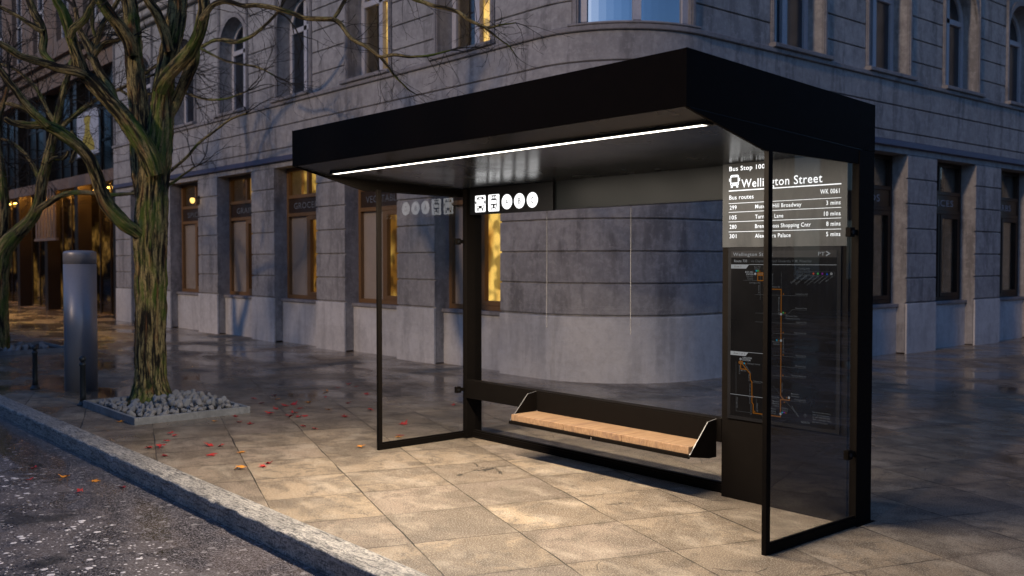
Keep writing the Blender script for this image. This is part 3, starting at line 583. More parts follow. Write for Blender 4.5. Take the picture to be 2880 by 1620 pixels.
def wall_windows():
    names=['SPICES','FRUITS','GRAINS','GROCERS','VEGETABLES','']
    lf=len([g for g in gl])
    order_text={0:'',1:'SPICES',2:'GRAINS',3:'GROCERY',4:'VEGETABLES',5:'FRUITS',6:'',7:'SEEDS',8:'SPICES',9:'HERBS',10:'',11:''}
    for i,(a,c) in enumerate(G_open):
        left=i<6
        fm=M['bronze'] if left else M['bronze_dark']
        f=MB(); D0,D1=-.36,-.28
        pblock(f,a,a+.075,D0,D1,.855,3.40,.006); pblock(f,c-.075,c,D0,D1,.855,3.40,.006)
        pblock(f,a+.075,c-.075,D0,D1,.855,.93,.006); pblock(f,a+.075,c-.075,D0,D1,3.33,3.40,.006)
        pblock(f,a+.075,c-.075,D0,D1+.012,2.80,2.87,.006); pblock(f,a+.075,c-.075,D0,D1+.012,2.45,2.52,.006)
        mid=a+(c-a)*.50 if left else a+(c-a)*.45
        pblock(f,mid-.04,mid+.04,D0,D1-.004,.93,2.45,.006); pblock(f,mid-.035,mid+.035,D0,D1-.004,2.87,3.33,.006)
        # leaf of the opening casement
        for e0,e1 in ((mid+.04,mid+.10),(c-.135,c-.075)): pblock(f,e0,e1,D0+.01,D1+.006,.93,2.45,.005)
        pblock(f,mid+.10,c-.135,D0+.01,D1+.006,.93,1.0,.005); pblock(f,mid+.10,c-.135,D0+.01,D1+.006,2.37,2.45,.005)
        w=f.build('shop_window',fm,bld)
        p=MB(); pblock(p,a+.07,c-.07,D0+.02,D0+.03,.93,2.45); pblock(p,a+.07,c-.07,D0+.02,D0+.03,2.87,3.33); p.build('pane',M['pane'],w)
        s=MB(); pblock(s,a+.075,c-.075,D0+.01,D1-.01,2.52,2.80); s.build('sign_band',M['signband'],w)
        if order_text[i]:
            tx=MB(); O=Vector(path((a+c)/2,D1-.004,2.60)); A=(Vector(path(c,0,0))-Vector(path(a,0,0))).normalized()
            tx.text(order_text[i],O,.115,min(1.15,.155*len(order_text[i])),A,(0,0,1),'c'); tx.build('sign_lettering',M['shopglow'] if left else M['shopglow_blue'],w)
        bl=MB(); pblock(bl,a+.06,mid-.03,-.354,-.346,.93,2.45); bl.build('blind_and_reflection',M['blind_and_reflection'],w)  # front: pale panel paints the reflection in the pane; side: a blind
        rm=MB(); pblock(rm,a-(.5 if left else -.02),c+(.0 if left else .5),-.82,-.80,.4,3.6)
        mat=[M['amber'],M['amber'],M['amber'],M['gold'],M['gold'],M['goldhot']][i] if left else M['room']
        rm.build('room_and_sky_glow' if left else 'dark_room',mat,w)
    for i,(a,c) in enumerate(U_open):
        corner=(a,c)==CW
        D0,D1=(-.34,-.27) if not corner else (-.10,-.04)
        f=MB(); top=6.02 if not corner else 7.3
        mid=(a+c)/2
        pblock(f,a,a+.10,D0,D1,4.70,top,.008); pblock(f,c-.10,c,D0,D1,4.70,top,.008); pblock(f,a+.1,c-.1,D0,D1,4.665,4.78 if not corner else 4.70,.008)
        pblock(f,mid-.055,mid+.055,D0,D1+.01,4.70,top+ (r_:=.5),.008)
        pblock(f,a+.1,c-.1,D0,D1+.01,5.96,6.06,.008)
        if not corner:
            N=10; r=(c-a)/2
            for k in range(N):
                t0=pi-pi*k/N; t1=pi-pi*(k+1)/N; q=r-.1
                vs=[path(mid+rr*cos(tt),oo,6.02+rr*sin(tt)) for oo in (D1,D0) for rr,tt in ((q,t0),(q,t1),(r,t1),(r,t0))]
                f.add(vs,[(0,1,2,3),(7,6,5,4),(0,4,5,1),(2,6,7,3)])
        w=f.build('arched_window' if not corner else 'corner_window',M['paleframe'],bld)
        p=MB(); pblock(p,a+.05,c-.05,D0+.02,D0+.03,4.66,6.6 if not corner else 7.3)
        p.build('pane',M['mirror'] if corner else (M['pane'] if i in (4,5) else M['mirror_dark']),w)
        if i in (4,5):
            rm=MB(); pblock(rm,mid-.16,c+.3,-.50,-.48,4.6,6.7)
            rm.build('room_and_sky_glow',M['goldhot'],w)  # glow paints the golden sky reflected in these upper panes
wall_windows()

# small wall lamp by the far shop windows
wl=empty('wall_lamp',(-18.0,4.34,2.95),label='small lit yellow wall lamp between two shop windows',cat='lamp')
b=MB(); b.box(-.05,.05,-.02,.01,-.09,.09); b.box(-.015,.015,-.13,-.02,.03,.05); b.build('bracket',M['bronze_dark'],wl,bevel=.004)
b=MB(); b.lathe([(.02,-.08),(.045,-.055),(.055,-.01),(.045,.03),(.02,.04)],14,(0,-.14)); b.build('globe',M['bulb'],wl)

# ------------------------------------------------------------------ neighbouring building, farther along the street
nb=empty('neighbouring_building',(0,0,0),label='dark glass and bronze shopfront with stone storeys above beside the corner building',cat='building')
x0,x1=-62.,-23.52
b=MB(); b.box(x0,x1,4.75,4.78,3.95,6.9); b.build('upper_glazing',M['darkglass'],nb)
b=MB(); b.box(x0,x1,5.3,5.33,0.02,3.9); b.build('shopfront_glazing',M['pane_dim'],nb)
b=MB(); b.box(x0,x1,8.3,8.4,0,3.95); b.build('lobby_back_wall',M['lobby'],nb)
b=MB(); b.box(x0,x1,4.45,8.5,3.95,4.10); b.box(x0,x1,4.45,4.52,3.78,3.95); b.build('floor_slab',M['stonefar'],nb)  # front skirt box added to hide the glow panels behind it
for x in (-24.0,-27.4,-30.6,-34.0,-38,-42,-46,-50,-54,-58):
    b=MB(); b.box(x-.16,x+.16,4.5,4.9,0,6.9); b.build('facade_column',M['bronze_post'],nb,bevel=.01)
b=MB()
x=-24.8
while x>-60:
    b.box(x-.035,x+.035,4.70,4.76,4.12,6.9); b.box(x-.03,x+.03,5.26,5.3,0,3.9); x-=.95
for z in (5.0,5.9): b.box(x0,x1,4.715,4.745,z,z+.06)
b.build('mullions',M['bronze_post'],nb)
b=MB()
for k in range(7): b.box(-31.2+.33*k,-31.05+.33*k,4.35,4.40,2.3,3.85)
b.box(-31.3,-28.9,4.33,4.42,2.22,2.30); b.build('slatted_panel',M['stonefar'],nb)
b=MB(); b.box(x0,x1,4.35,8,6.9,7.35); b.box(x0,x1,4.2,8,7.35,7.6); b.box(x0,x1,4.05,8,7.6,8.05); b.build('cornice',M['stonefar'],nb,bevel=.02)
b=MB()
x=-23.6
while x>-60: b.box(x-1.35,x,4.4,8,8.05,12.4); x-=2.6
b.box(x0,x1,4.41,8,11.0,12.5); b.build('upper_wall',M['stonefar'],nb)
x=-24.95
while x>-58:
    f=MB(); 
    for e in (0,.58,1.17): f.box(x-1.25+e,x-1.17+e,4.55,4.62,8.1,11.0)
    f.box(x-1.25,x,4.55,4.62,9.6,9.7)
    w=f.build('upper_window',M['paleframe'],nb); p=MB(); p.box(x-1.25,x,4.60,4.61,8.05,11.0); p.build('pane',M['mirror_dark'],w); x-=2.6

# the row across the road, behind the viewpoint
rb=empty('row_building',(0,0,0),label='dark row of buildings across the road behind the viewpoint',cat='building')
b=MB(); b.box(-60,30,-32,-19,0,7.5); b.build('wall',M['opposite'],rb)
b=MB(); b.box(-60,30,-19.0,-18.7,7.3,7.7); b.build('cornice',M['opposite'],rb)
b=MB()
for k in range(9): b.box(-27.2-3.6*k,-24.6-3.6*k,4.62,4.66,3.925,3.945)
b.build('added_glow_panels',M['added_glow'],nb)  # added panels for the golden ground glow, unseen behind the slab skirt
# the ends of both streets
for nm,bx_,lb in (('street_end_building',(-110,-92,-30,30,0,12),'dark building closing the far end of the main street'),('street_end_building',(-5,14,70,84,0,13),'dark building closing the far end of the side street'),('street_end_building',(60,75,-30,40,0,12),'dark building closing the near end of the main street')):
    eo=empty(nm,(0,0,0),label=lb,cat='building'); b=MB(); b.box(*bx_); b.build('wall',M['opposite'],eo)
    b=MB(); b.box(bx_[0]-.3,bx_[1]+.3,bx_[2]-.3,bx_[3]+.3,bx_[5],bx_[5]+.5); b.build('cornice',M['opposite'],eo)
    for k in range(5):
        for z in (1.2,4.6,8.0):
            b=MB()
            if bx_[1]-bx_[0]<bx_[3]-bx_[2]:
                xf=bx_[1] if bx_[0]<0 else bx_[0]-.04; b.box(xf,xf+.04,-12+k*5,-10.4+k*5,z,z+2.1)
            else: b.box(-3.5+k*3.5,-2+k*3.5,69.96,70,z,z+2.1)
            b.build('window',M['mirror_dark'],eo)
# banner
bn=empty('hanging_banner',(-25.5,4.28,4.55),label='pale banner printed with a gold gown shape hanging on the dark facade',cat='banner')
b=MB(); b.box(-.95,.95,-.01,.01,0,1.25); b.build('cloth',M['banner_white'],bn)
b=MB(); b.add([(x,-.014,z) for x,z in [(-.62,.12),(.62,.12),(.60,.3),(.25,.62),(.2,.85),(.32,1.05),(.1,1.12),(-.1,1.12),(-.32,1.05),(-.2,.85),(-.25,.62),(-.60,.3)]],[(0,1,2,3,8,9) if 0 else tuple(range(12))]); b.build('printed_figure',M['banner_gold'],bn)
b=MB(); b.box(-1.0,1.0,-.02,.02,1.25,1.29); b.box(-1,1,-.02,.02,-.04,0); b.build('rod',M['bronze_dark'],bn)

# the building across the side street, which the shelter glass reflects
ob=empty('side_street_building',(0,0,0),label='dark stone building on the other side of the side street',cat='building')
b=MB(); b.box(14.0,24,-1.,60,0,6.5); 
b.build('wall',M['opposite'],ob)
b=MB()
for k in range(18):
    for z in (1.0,3.9):
        b.box(13.96,13.99,.5+k*3,1.9+k*3,z,z+1.9)
b.build('window',M['mirror_dark'],ob)
# ------------------------------------------------------------------ bus shelter
sh=empty('bus_shelter',(0,0,0),label='black steel and glass bus shelter with a lit strip light under its flat roof',cat='bus shelter')
XA=-4.03   # left roof end
def soffit(y): return 2.355-.20*(y+.707) if y<-.40 else 2.2936-.040*(y+.40)
# roof shell: front fascia, sloping top, side fascias, back
b=MB()
b.prism([(-.708,2.355),(-.708,2.639),(1.07,2.54),(1.07,2.50),(-.690,2.60),(-.690,2.358)],XA+.003,-.003,'x')
b.prism([(1.052,2.20),(1.07,2.20),(1.07,2.499),(1.052,2.499)],XA+.003,-.003,'x')
roof=b.build('roof',M['blackmetal'],sh,bevel=.0025)
for xa,xb in ((-.0029,.0),(XA,XA+.0029)):
    b=MB(); b.prism([(-.709,2.355),(-.709,2.640),(1.071,2.541),(1.071,2.257)],xa,xb,'x'); b.build('side_fascia',M['blackmetal'],sh)
b=MB(); ys=[-.690,-.40,.98]
b.prism([(-.690,soffit(-.707)+.0),(-.40,soffit(-.40)),(1.05,soffit(1.05)),(1.05,2.50),(-.690,2.60)],XA+.0035,-.0035,'x'); b.build('soffit',M['blackgloss'],sh)
# wedge panels that close the sides below the roof
for xa,xb in ((-.022,-.0032),(XA+.0032,XA+.022)):
    b=MB(); b.prism([(-.700,2.352),(-.05,2.187),(.90,2.176),(1.06,2.176),(1.06,2.262),(.90,2.262)],xa,xb,'x'); b.build('side_gusset',M['blackmetal'],sh,bevel=.0015)
# strip light
yl=-.455
b=MB(); b.quad((-3.80,yl-.022,soffit(yl)-.0125),(-3.80,yl+.022,soffit(yl)-.0125),(-.085,yl+.022,soffit(yl)-.0125),(-.085,yl-.022,soffit(yl)-.0125)); b.build('strip_light',M['ledm'],sh)
b=MB(); b.box(-3.84,-.05,yl-.026,yl+.026,soffit(yl)-.0118,soffit(yl)+.02); b.build('light_housing',M['seal'],sh)
# posts
for xa,xb in ((-.058,.0),(-3.873,-3.817)):
    b=MB(); b.box(xa,xb,.895,1.068,0,2.255); b.box(xa-.012 if xa<-1 else xa+.0,xb,.905,.93,0,2.2) if 0 else None
    b.build('post',M['blackmetal'],sh,bevel=.003)
    b=MB(); b.box(xa-.02,xb+.02,.88,1.085,-.002,.004); b.build('post_foot',M['blackmetal'],sh)
# side frames: upright, bottom rail, pane, clamps
for sgn,x in ((1,0.),(-1,-3.873)):
    xa,xb=(-.030,0.) if sgn>0 else (x,x+.030)
    b=MB(); b.box(xa,xb,-.022,.016,.0,2.19); b.build('side_upright',M['blackmetal'],sh,bevel=.002)
    b=MB(); b.box(xa,xb,.0161,.894,.010,.048); b.box(xa+.007,xb-.007,.0161,.894,.048,.062); b.box(xa-.004,xb+.004,.0,.894,.001,.010)
    b.build('bottom_rail',M['blackmetal'],sh,bevel=.0015)
    xm=(xa+xb)/2
    b=MB(); b.quad((xm,.017,.055),(xm,.842,.055),(xm,.842,2.185),(xm,.017,2.185)); b.build('side_glass_panel',M['glass'],sh)
    for z in (1.768,.438):
        b=MB(); b.box(xm-.017,xm+.017,.800,.852,z-.028,z+.028); b.box(xm-.008,xm+.008,.852,.896,z-.016,z+.016); br=b.build('glass_clamp',M['blackmetal'],sh,bevel=.004)
        b=MB(); n=12; vs=[(xm+s*.022,.823+.012*cos(2*pi*i/n),z+.012*sin(2*pi*i/n)) for s in (-1,1) for i in range(n)]
        b.add(vs,[tuple(range(n)),tuple(range(n,2*n))[::-1]]+[(i,i+n,(i+1)%n+n,(i+1)%n) for i in range(n)]); b.build('clamp_bolt',M['seal'],br)
# back: base rail, glass in three panes, header
b=MB(); b.box(-3.816,-.99,.965,1.02,.012,.052); b.box(-3.816,-.99,.975,1.01,.052,.066); b.box(-3.816,-.99,.955,1.03,.0,.012); b.build('back_rail',M['blackmetal'],sh,bevel=.0015)
e=[-3.816,-2.858,-1.922,-.99]
for k in range(3):
    b=MB(); b.quad((e[k],.992,.06),(e[k+1],.992,.06),(e[k+1],.992,2.06),(e[k],.992,2.06)); b.build('back_glass_panel',M['glass'],sh)
for k in (1,2):
    b=MB(); b.box(e[k]-.0016,e[k]+.0016,.9895,.9945,1.04,2.012); b.build('glass_joint',M['jointseal'],sh)
b=MB(); b.box(-3.816,-.99,.93,1.03,2.012,2.245); b.build('header_panel',M['header'],sh,bevel=.002)
# symbol panel on the header
hp=MB(); hp.box(-3.755,-2.69,.900,.9299,2.004,2.236); hp=hp.build('symbol_panel',M['totem_frame'],sh,bevel=.002)
SY=.899
def rrect(x0,x1,z0,z1,r,n=5):
    pts=[]
    for (cx,cz,a0) in ((x1-r,z1-r,0),(x0+r,z1-r,90),(x0+r,z0+r,180),(x1-r,z0+r,270)):
        for i in range(n+1):
            a=radians(a0+90*i/n); pts.append((cx+r*cos(a),cz+r*sin(a)))
    return pts
def face(b, poly, y): b.add([(x,y,z) for x,z in poly],[tuple(range(len(poly)))])
def disc(b, x,z,rx,rz,y,n=28): face(b,[(x+rx*cos(2*pi*i/n),z+rz*sin(2*pi*i/n)) for i in range(n)],y)
w=MB(); k_=MB()
BX0,BX1,Z0,Z1=-3.697,-3.549,2.024,2.171
face(w,rrect(BX0,BX1,Z0,Z1,.012),SY)
bx=lambda u:BX0+(BX1-BX0)*u; bz=lambda v:Z0+(Z1-Z0)*v
def bus(k,w,X,Zf,y,inv=False):
    face(k,[(X(u),Zf(v)) for u,v in [(.17,.22),(.83,.22),(.83,.80),(.76,.90),(.24,.90),(.17,.80)]],y)
    for u0,u1 in ((.22,.34),(.66,.78)): face(k,[(X(u0),Zf(.08)),(X(u1),Zf(.08)),(X(u1),Zf(.225)),(X(u0),Zf(.225))],y)
    for u0,u1 in ((.02,.13),(.87,.98)): face(k,[(X(u0),Zf(.50)),(X(u1),Zf(.50)),(X(u1),Zf(.66)),(X(u0),Zf(.66))],y)
    face(w,[(X(.19),Zf(.39)),(X(.81),Zf(.39)),(X(.81),Zf(.76)),(X(.19),Zf(.76))],y-.0006)
    face(w,[(X(.36),Zf(.80)),(X(.64),Zf(.80)),(X(.64),Zf(.86)),(X(.36),Zf(.86))],y-.0006)
    for u in (.28,.72): disc(w,X(u),Zf(.30),abs(X(.085)-X(0)),abs(Zf(.065)-Zf(0)),y-.0006,14)
bus(k_,w,bx,bz,SY-.0006)
TX0,TX1=-3.512,-3.361
face(w,rrect(TX0,TX1,Z0,Z1,.012),SY)
tx=lambda u:TX0+(TX1-TX0)*u
face(k_,[(tx(u),bz(v)) for u,v in [(.22,.28),(.30,.18),(.70,.18),(.78,.28),(.78,.68),(.68,.76),(.32,.76),(.22,.68)]],SY-.0006)
for u0,u1,v0,v1 in ((.27,.73,.88,.95),(.38,.44,.74,.90),(.56,.62,.74,.90)): face(k_,[(tx(u0),bz(v0)),(tx(u1),bz(v0)),(tx(u1),bz(v1)),(tx(u0),bz(v1))],SY-.0006)
for s in (-1,1): face(k_,[(tx(.5+s*.14),bz(.19)),(tx(.5+s*.20),bz(.19)),(tx(.5+s*.26),bz(.07)),(tx(.5+s*.20),bz(.07))],SY-.0006)
face(w,[(tx(u),bz(v)) for u,v in [(.26,.45),(.74,.45),(.74,.66),(.26,.66)]],SY-.0012)
for u in (.35,.65): disc(w,tx(u),bz(.30),.0125,.0125,SY-.0012,16)
for ch,x in (('A',-3.261),('B',-3.099),('C',-2.936)):
    disc(w,x,2.0995,.069,.064,SY,36)
    k_.text(ch,(x,SY-.0008,2.0995-.023),.046,.034,align='c')
w.build('glowing_symbols',M['white_glow'],hp); k_.build('black_symbols',M['ink'],hp)

# information totem
tb=MB(); tb.box(-.99,-.0585,.885,1.045,.0,2.262); totem=tb.build('information_totem',M['blackmetal'],sh,bevel=.002)
sf=MB(); sf.box(-.988,-.0665,.8785,.8849,1.687,2.262); sf=sf.build('departure_sign',M['signface'],totem,bevel=.001)
y=.8778
w=MB()
def T(t,x0,x1,z,h,y=.8778,b=None): (b or w).text(t,(x0,y,z),h,x1-x0)
T('Bus Stop 100',-.934,-.655,2.195,.029)
T('Wellington Street',-.836,-.236,2.080,.054)
T('Bus routes',-.933,-.739,2.005,.028); T('WK 0061',-.250,-.119,2.008,.028)
for (n_,dst,mn,x1,mx,z) in (('299','Muswell Hill Broadway','3 mins',-.382,-.209,1.939),('105','Turnpike Lane','10 mins',-.513,-.223,1.873),('280','Brent Cross Shopping Cntr','8 mins',-.314,-.207,1.811),('301','Alexandra Palace','5 mins',-.458,-.207,1.748)):
    T(n_,-.929,-.873,z,.026); T(dst,-.726,x1,z,.025); T(mn,mx,-.111,z,.026)
for z,h in ((2.0595,.007),(1.9775,.003),(1.919,.003),(1.8555,.003),(1.7885,.003)):
    face(w,[(-.937,z),(-.107,z),(-.107,z+h),(-.937,z+h)],y)
# bus symbol: white body, dark window
kk=MB(); X=lambda u:-.935+.088*u; Zf=lambda v:2.083+.085*v
face(w,rrect(X(.10),X(.90),Zf(.14),Zf(1.0),.014),y)
for u0,u1 in ((.16,.34),(.66,.84)): face(w,[(X(u0),Zf(0)),(X(u1),Zf(0)),(X(u1),Zf(.15)),(X(u0),Zf(.15))],y)
for u0,u1 in ((-.0,.07),(.93,1.)): face(w,[(X(u0),Zf(.50)),(X(u1),Zf(.50)),(X(u1),Zf(.74)),(X(u0),Zf(.74))],y)
face(kk,[(X(.20),Zf(.40)),(X(.80),Zf(.40)),(X(.80),Zf(.82)),(X(.20),Zf(.82))],y-.0006)
face(kk,[(X(.34),Zf(.88)),(X(.66),Zf(.88)),(X(.66),Zf(.93)),(X(.34),Zf(.93))],y-.0006)
for u in (.26,.74): disc(kk,X(u),Zf(.27),.0055,.0055,y-.0006,12)
w.build('white_lettering',M['white_glow'],sf); kk.build('symbol_cutouts',M['signface'],sf)

# route map poster
pf=MB(); pf.box(-.937,-.103,.8755,.8849,.541,1.684); pf=pf.build('poster_frame',M['totem_frame'],totem,bevel=.001)
pp=MB(); pp.box(-.911,-.131,.8742,.8756,.566,1.662); pp=pp.build('route_map',M['posterface'],totem)
b=MB(); b.box(-.911,-.131,.8736,.8743,1.619,1.662); b.build('map_header',M['posterhead'],pp)
y=.8728
W1=MB(); W2=MB(); OR=MB(); INK=MB()
T('Wellington Street',-.895,-.585,1.629,.022,y,W1); T('PT',-.258,-.213,1.630,.022,y,W1)
W1.add([(a,y,z) for a,z in [(-.207,1.653),(-.199,1.658),(-.172,1.642),(-.199,1.626),(-.207,1.631),(-.187,1.642)]],[(0,1,2,5),(2,3,4,5)])
T('Route 733',-.886,-.783,1.588,.0165,y,W1); T('via Clayton > Monash University > Mt Waverley',-.753,-.303,1.588,.0165,y,W2)
face(W2,[(-.769,1.584),(-.768,1.584),(-.768,1.612),(-.769,1.612)],y)
def ln(b,pts,wd,y=y):
    for (x0,z0),(x1,z1) in zip(pts[:-1],pts[1:]):
        d=Vector((x1-x0,z1-z0)); L=d.length; d/=L; n=Vector((-d.y,d.x))*wd/2; ex=d*wd/2 if wd>.003 else d*0
        face(b,[(x0-ex.x-n.x,z0-ex.y-n.y),(x1+ex.x-n.x,z1+ex.y-n.y),(x1+ex.x+n.x,z1+ex.y+n.y),(x0-ex.x+n.x,z0-ex.y+n.y)],y)
for zt,zb,t in ((1.573,1.546,'Zone 2'),(.995,.969,'Zone 1 or 2')):
    face(W1,[(-.911,zb),(-.79,zb),(-.767,zt),(-.911,zt)],y); T(t,-.886,-.828 if t=='Zone 2' else -.795,zb+.008,.012,y-.0006,INK)
ln(W1,[(-.767,1.5725),(-.131,1.5725)],.003); ln(W1,[(-.767,.9945),(-.594,.9945),(-.594,.707),(-.911,.707)],.0025)
RT=.0072
ln(OR,[(-.699,1.512),(-.699,1.469),(-.655,1.469),(-.655,1.511),(-.597,1.511),(-.597,1.415),(-.5205,1.415),(-.5185,.735),(-.497,.712),(-.454,.712),(-.454,.726)],RT)
ln(OR,[(-.497,.711),(-.5185,.711),(-.5185,.5995),(-.727,.5995),(-.727,.656),(-.737,.667),(-.739,.802),(-.751,.816),(-.753,.855),(-.816,.915)],RT)
ln(OR,[(-.828,.916),(-.828,.881),(-.786,.881)],RT)
face(OR,rrect(-.706,-.650,1.499,1.523,.0115),y-.0003); face(OR,rrect(-.846,-.807,.912,.935,.0115),y-.0003)
T('733',-.701,-.660,1.505,.012,y-.0009,INK); T('733',-.840,-.813,.918,.011,y-.0009,INK)
# side roads
for p in ([(-.717,1.377),(-.33,1.378)],[(-.716,1.257),(-.472,1.257),(-.438,1.289),(-.332,1.289)],[(-.716,1.199),(-.337,1.200)],[(-.578,1.132),(-.337,1.134)],[(-.577,.989),(-.337,.991)],[(-.576,.922),(-.336,.924)],[(-.575,.860),(-.336,.862)],[(-.575,.792),(-.385,.615)],[(-.585,.711),(-.337,.711)],[(-.52,1.53),(-.52,1.42)],[(-.679,1.507),(-.679,1.344)],[(-.81,1.469),(-.70,1.469)],[(-.866,.928),(-.863,.598),(-.749,.598)],[(-.703,.697),(-.703,.617)],[(-.77,.702),(-.70,.702)],[(-.739,.799),(-.67,.799)]):
    ln(W2,p,.0011)
lab=[('Canterbury Rd',-.417,-.33,1.384,.010),('Burwood Hwy',-.414,-.332,1.295,.010),('Burwood East',-.486,-.400,1.243,.010),('Shopping Centre',-.486,-.384,1.228,.010),('Highbury Rd',-.41,-.337,1.206,.010),('High Street Rd',-.423,-.337,1.139,.010),('Waverley Rd',-.411,-.337,.996,.010),('Monash Fwy',-.411,-.337,.930,.010),('Ferntree Gully Rd',-.439,-.337,.868,.010),('Wellington Rd',-.418,-.337,.717,.010),('North Rd',-.585,-.53,.717,.010),('Albion Rd',-.589,-.531,1.425,.011),('Carrington Rd',-.765,-.683,1.449,.0105),('Mill Rd',-.827,-.786,.866,.010),('Princess Hwy',-.725,-.65,.804,.010),('Oakleigh Station',-.776,-.675,.917,.010),
 ('Station',-.724,-.682,1.540,.0105),('Box Hill',-.727,-.679,1.553,.0105),('Box Hill',-.785,-.737,1.489,.0105),('Central',-.781,-.737,1.475,.0105),('Mt Waverley',-.605,-.530,1.073,.0105),('Station',-.575,-.530,1.059,.0105),('Monash',-.442,-.39,.751,.0105),('University',-.442,-.382,.737,.0105),('Monash',-.579,-.531,.690,.0105),('Medical',-.579,-.531,.676,.0105),('Centre',-.572,-.531,.662,.0105),('Clayton',-.600,-.554,.640,.0105),('Shopping',-.608,-.554,.626,.0105),('Centre',-.594,-.554,.612,.0105),('Clayton',-.509,-.463,.652,.0105),('Station',-.509,-.465,.638,.0105),('Centre Rd',-.66,-.595,.586,.0095),('Ticketing zones',-.396,-.317,1.545,.0095)]
for t,a,c,z,h in lab: T(t,a,c,z,h,y,W2)
for t,a,c,z,h in (('BOX HILL',-.797,-.733,1.518,.0115),('STATION',-.79,-.733,1.503,.0115),('OAKLEIGH',-.814,-.742,.951,.012),('STATION',-.814,-.752,.937,.012),('NORTH',-.367,-.307,.579,.0135)): T(t,a,c,z,h,y,W1 if t!='NORTH' else W2)
for t,x,z,L in (('Barcelona St',-.590,1.515,.072),('Station St',-.693,1.44,.055),('Middleborough Rd',-.541,1.366,.112),('Stephensons Rd',-.505,1.105,.095),('Johnson St',-.841,.905,.06),('Bank St',-.765,.85,.045),('Golf Links Av',-.757,.79,.075),('Golf Rd',-.757,.70,.042),('Cameron Av',-.747,.655,.07),('Warrigal Rd',-.859,.69,.07),('Bakers Rd',-.699,.665,.055),('Clayton Rd',-.512,.82,.062)):
    W2.text(t,(x,y,z),.0095,L,rot=-pi/2)
W2.text('Haughton Rd',(-.80,y,.917),.0095,.075,rot=-radians(52)); W2.text('Princes Hwy',(-.439,y,.672),.0095,.075,rot=-radians(49))
for k,t in enumerate(('Single zone','Zone overlap','Connecting train','Connecting V/Line train','Connecting tram','Connecting bus','Major stop')):
    L=(.085,.095,.078,.098,.078,.078,.058)[k]; xe=(-.378,-.335,-.287,-.252,-.219,-.187,-.154)[k]; h=.0125 if k<2 else .008; a=radians(36)
    W2.text(t,(xe-L*cos(a),y,1.502-L*sin(a)),h,L,rot=a)
pr=rrect(-.416,-.143,1.505,1.530,.012); ln(W2,pr+[pr[0]],.001)
for a,c in ((-.40,-.364),(-.352,-.315)): ln(W2,[(a,1.511),(c,1.511),(c,1.524),(a,1.524),(a,1.511)],.001)
ln(W2,[(-.40,1.534),(-.40,1.540),(-.315,1.540),(-.315,1.534)],.001)
T('For more information',-.287,-.162,.654,.010,y,W2); T('visit ptv.vic.gov.au',-.287,-.172,.639,.010,y,W2); T('or call 1800 800 007',-.287,-.166,.624,.010,y,W2); T('(6am - midnight daily)',-.287,-.157,.609,.010,y,W2); T('MAP NOT TO SCALE',-.287,-.183,.592,.008,y,W2)
ln(W2,[(-.339,.612),(-.339,.640)],.0015); ln(W2,[(-.354,.624),(-.339,.640),(-.324,.624)],.0015)
for x,z,t in ((-.718,1.512,'6'),(-.520,1.257,'5'),(-.519,1.088,'4'),(-.457,.729,'3'),(-.518,.618,'2'),(-.829,.946,'1'),(-.166,1.518,'1')):
    disc(W1,x,z,.0078,.0078,y-.0006,18); T(t,x-.003,x+.003,z-.004,.008,y-.0012,INK)
W1.build('bright_map_lettering',M['white_mid'],pp); W2.build('fine_map_lettering',M['white_soft'],pp); OR.build('orange_route_line',M['orange_line'],pp)
def tri(b,x,z,s=.0062): face(b,[(x-s,z-s*.8),(x+s,z-s*.8),(x,z+s)],y-.0006)
for x,z in ((-.503,1.387),(-.490,1.267),(-.503,1.141),(-.536,1.089),(-.502,.999),(-.502,.868),(-.474,.729),(-.490,.697),(-.478,.630),(-.725,.708),(-.715,.612),(-.684,1.532),(-.787,.919)): tri(OR2:=globals().setdefault('OR2_',MB()),x,z)
OR2_.build('orange_marks',M['orange_line'],pp)
b=MB(); [disc(b,x,z,.0056,.0056,y-.0006,14) for x,z in ((-.710,1.532),(-.800,.920),(-.550,1.089),(-.505,.629))]; b.build('cyan_marks',M['cyan'],pp)
b=MB(); disc(b,-.258,1.518,.0068,.0068,y-.0006,14); [face(b,[(x-.005,z-.005),(x+.005,z-.005),(x+.005,z+.005),(x-.005,z+.005)],y-.0006) for x,z in ((-.697,1.532),(-.504,1.267))]; b.build('green_marks',M['green'],pp)
b=MB(); disc(b,-.289,1.518,.0068,.0068,y-.0006,14); b.build('red_mark',M['red'],pp)
b=MB(); face(b,[(-.233,1.512),(-.221,1.512),(-.221,1.524),(-.233,1.524)],y-.0006); disc(b,-.491,.630,.0056,.0056,y-.0006,14); b.build('purple_marks',M['purple'],pp)
b=MB(); tri(b,-.195,1.517,.008); b.build('blue_mark',M['blue'],pp)
INK.build('black_map_lettering',M['ink'],pp)

# bench rail and bench
b=MB(); b.box(-3.8165,-.99,.880,.962,.366,.527); b.build('bench_rail',M['blackmetal'],sh,bevel=.0025)
b=MB()
b.box(-2.856,-1.032,.60,.879,.303,.312)          # tray
for xa,xb in ((-2.870,-1.955),(-1.930,-1.028)): b.box(xa,xb,.586,.600,.286,.311)
b.box(-2.84,-1.045,.872,.8795,.36,.515)
bench=b.build('bench',M['blackmetal'],sh,bevel=.0015)
for xa in (-2.868,-1.034):
    b=MB(); b.prism([(.590,.297),(.79,.508),(.879,.520),(.879,.262),(.80,.262)],xa,xa+.006,'x'); eb=b.build('end_bracket',M['blackmetal'],bench)
    b=MB(); b.prism([(.5885,.297),(.7885,.5085),(.8785,.5205),(.8785,.5225),(.787,.5105),(.5865,.298)],xa-.0005,xa+.0065,'x'); b.build('bracket_highlight',M['lit_edge'],eb)  # pale strip paints the strip light's glint along the bracket edge
e=[-2.855,-2.246,-1.644,-1.0375]
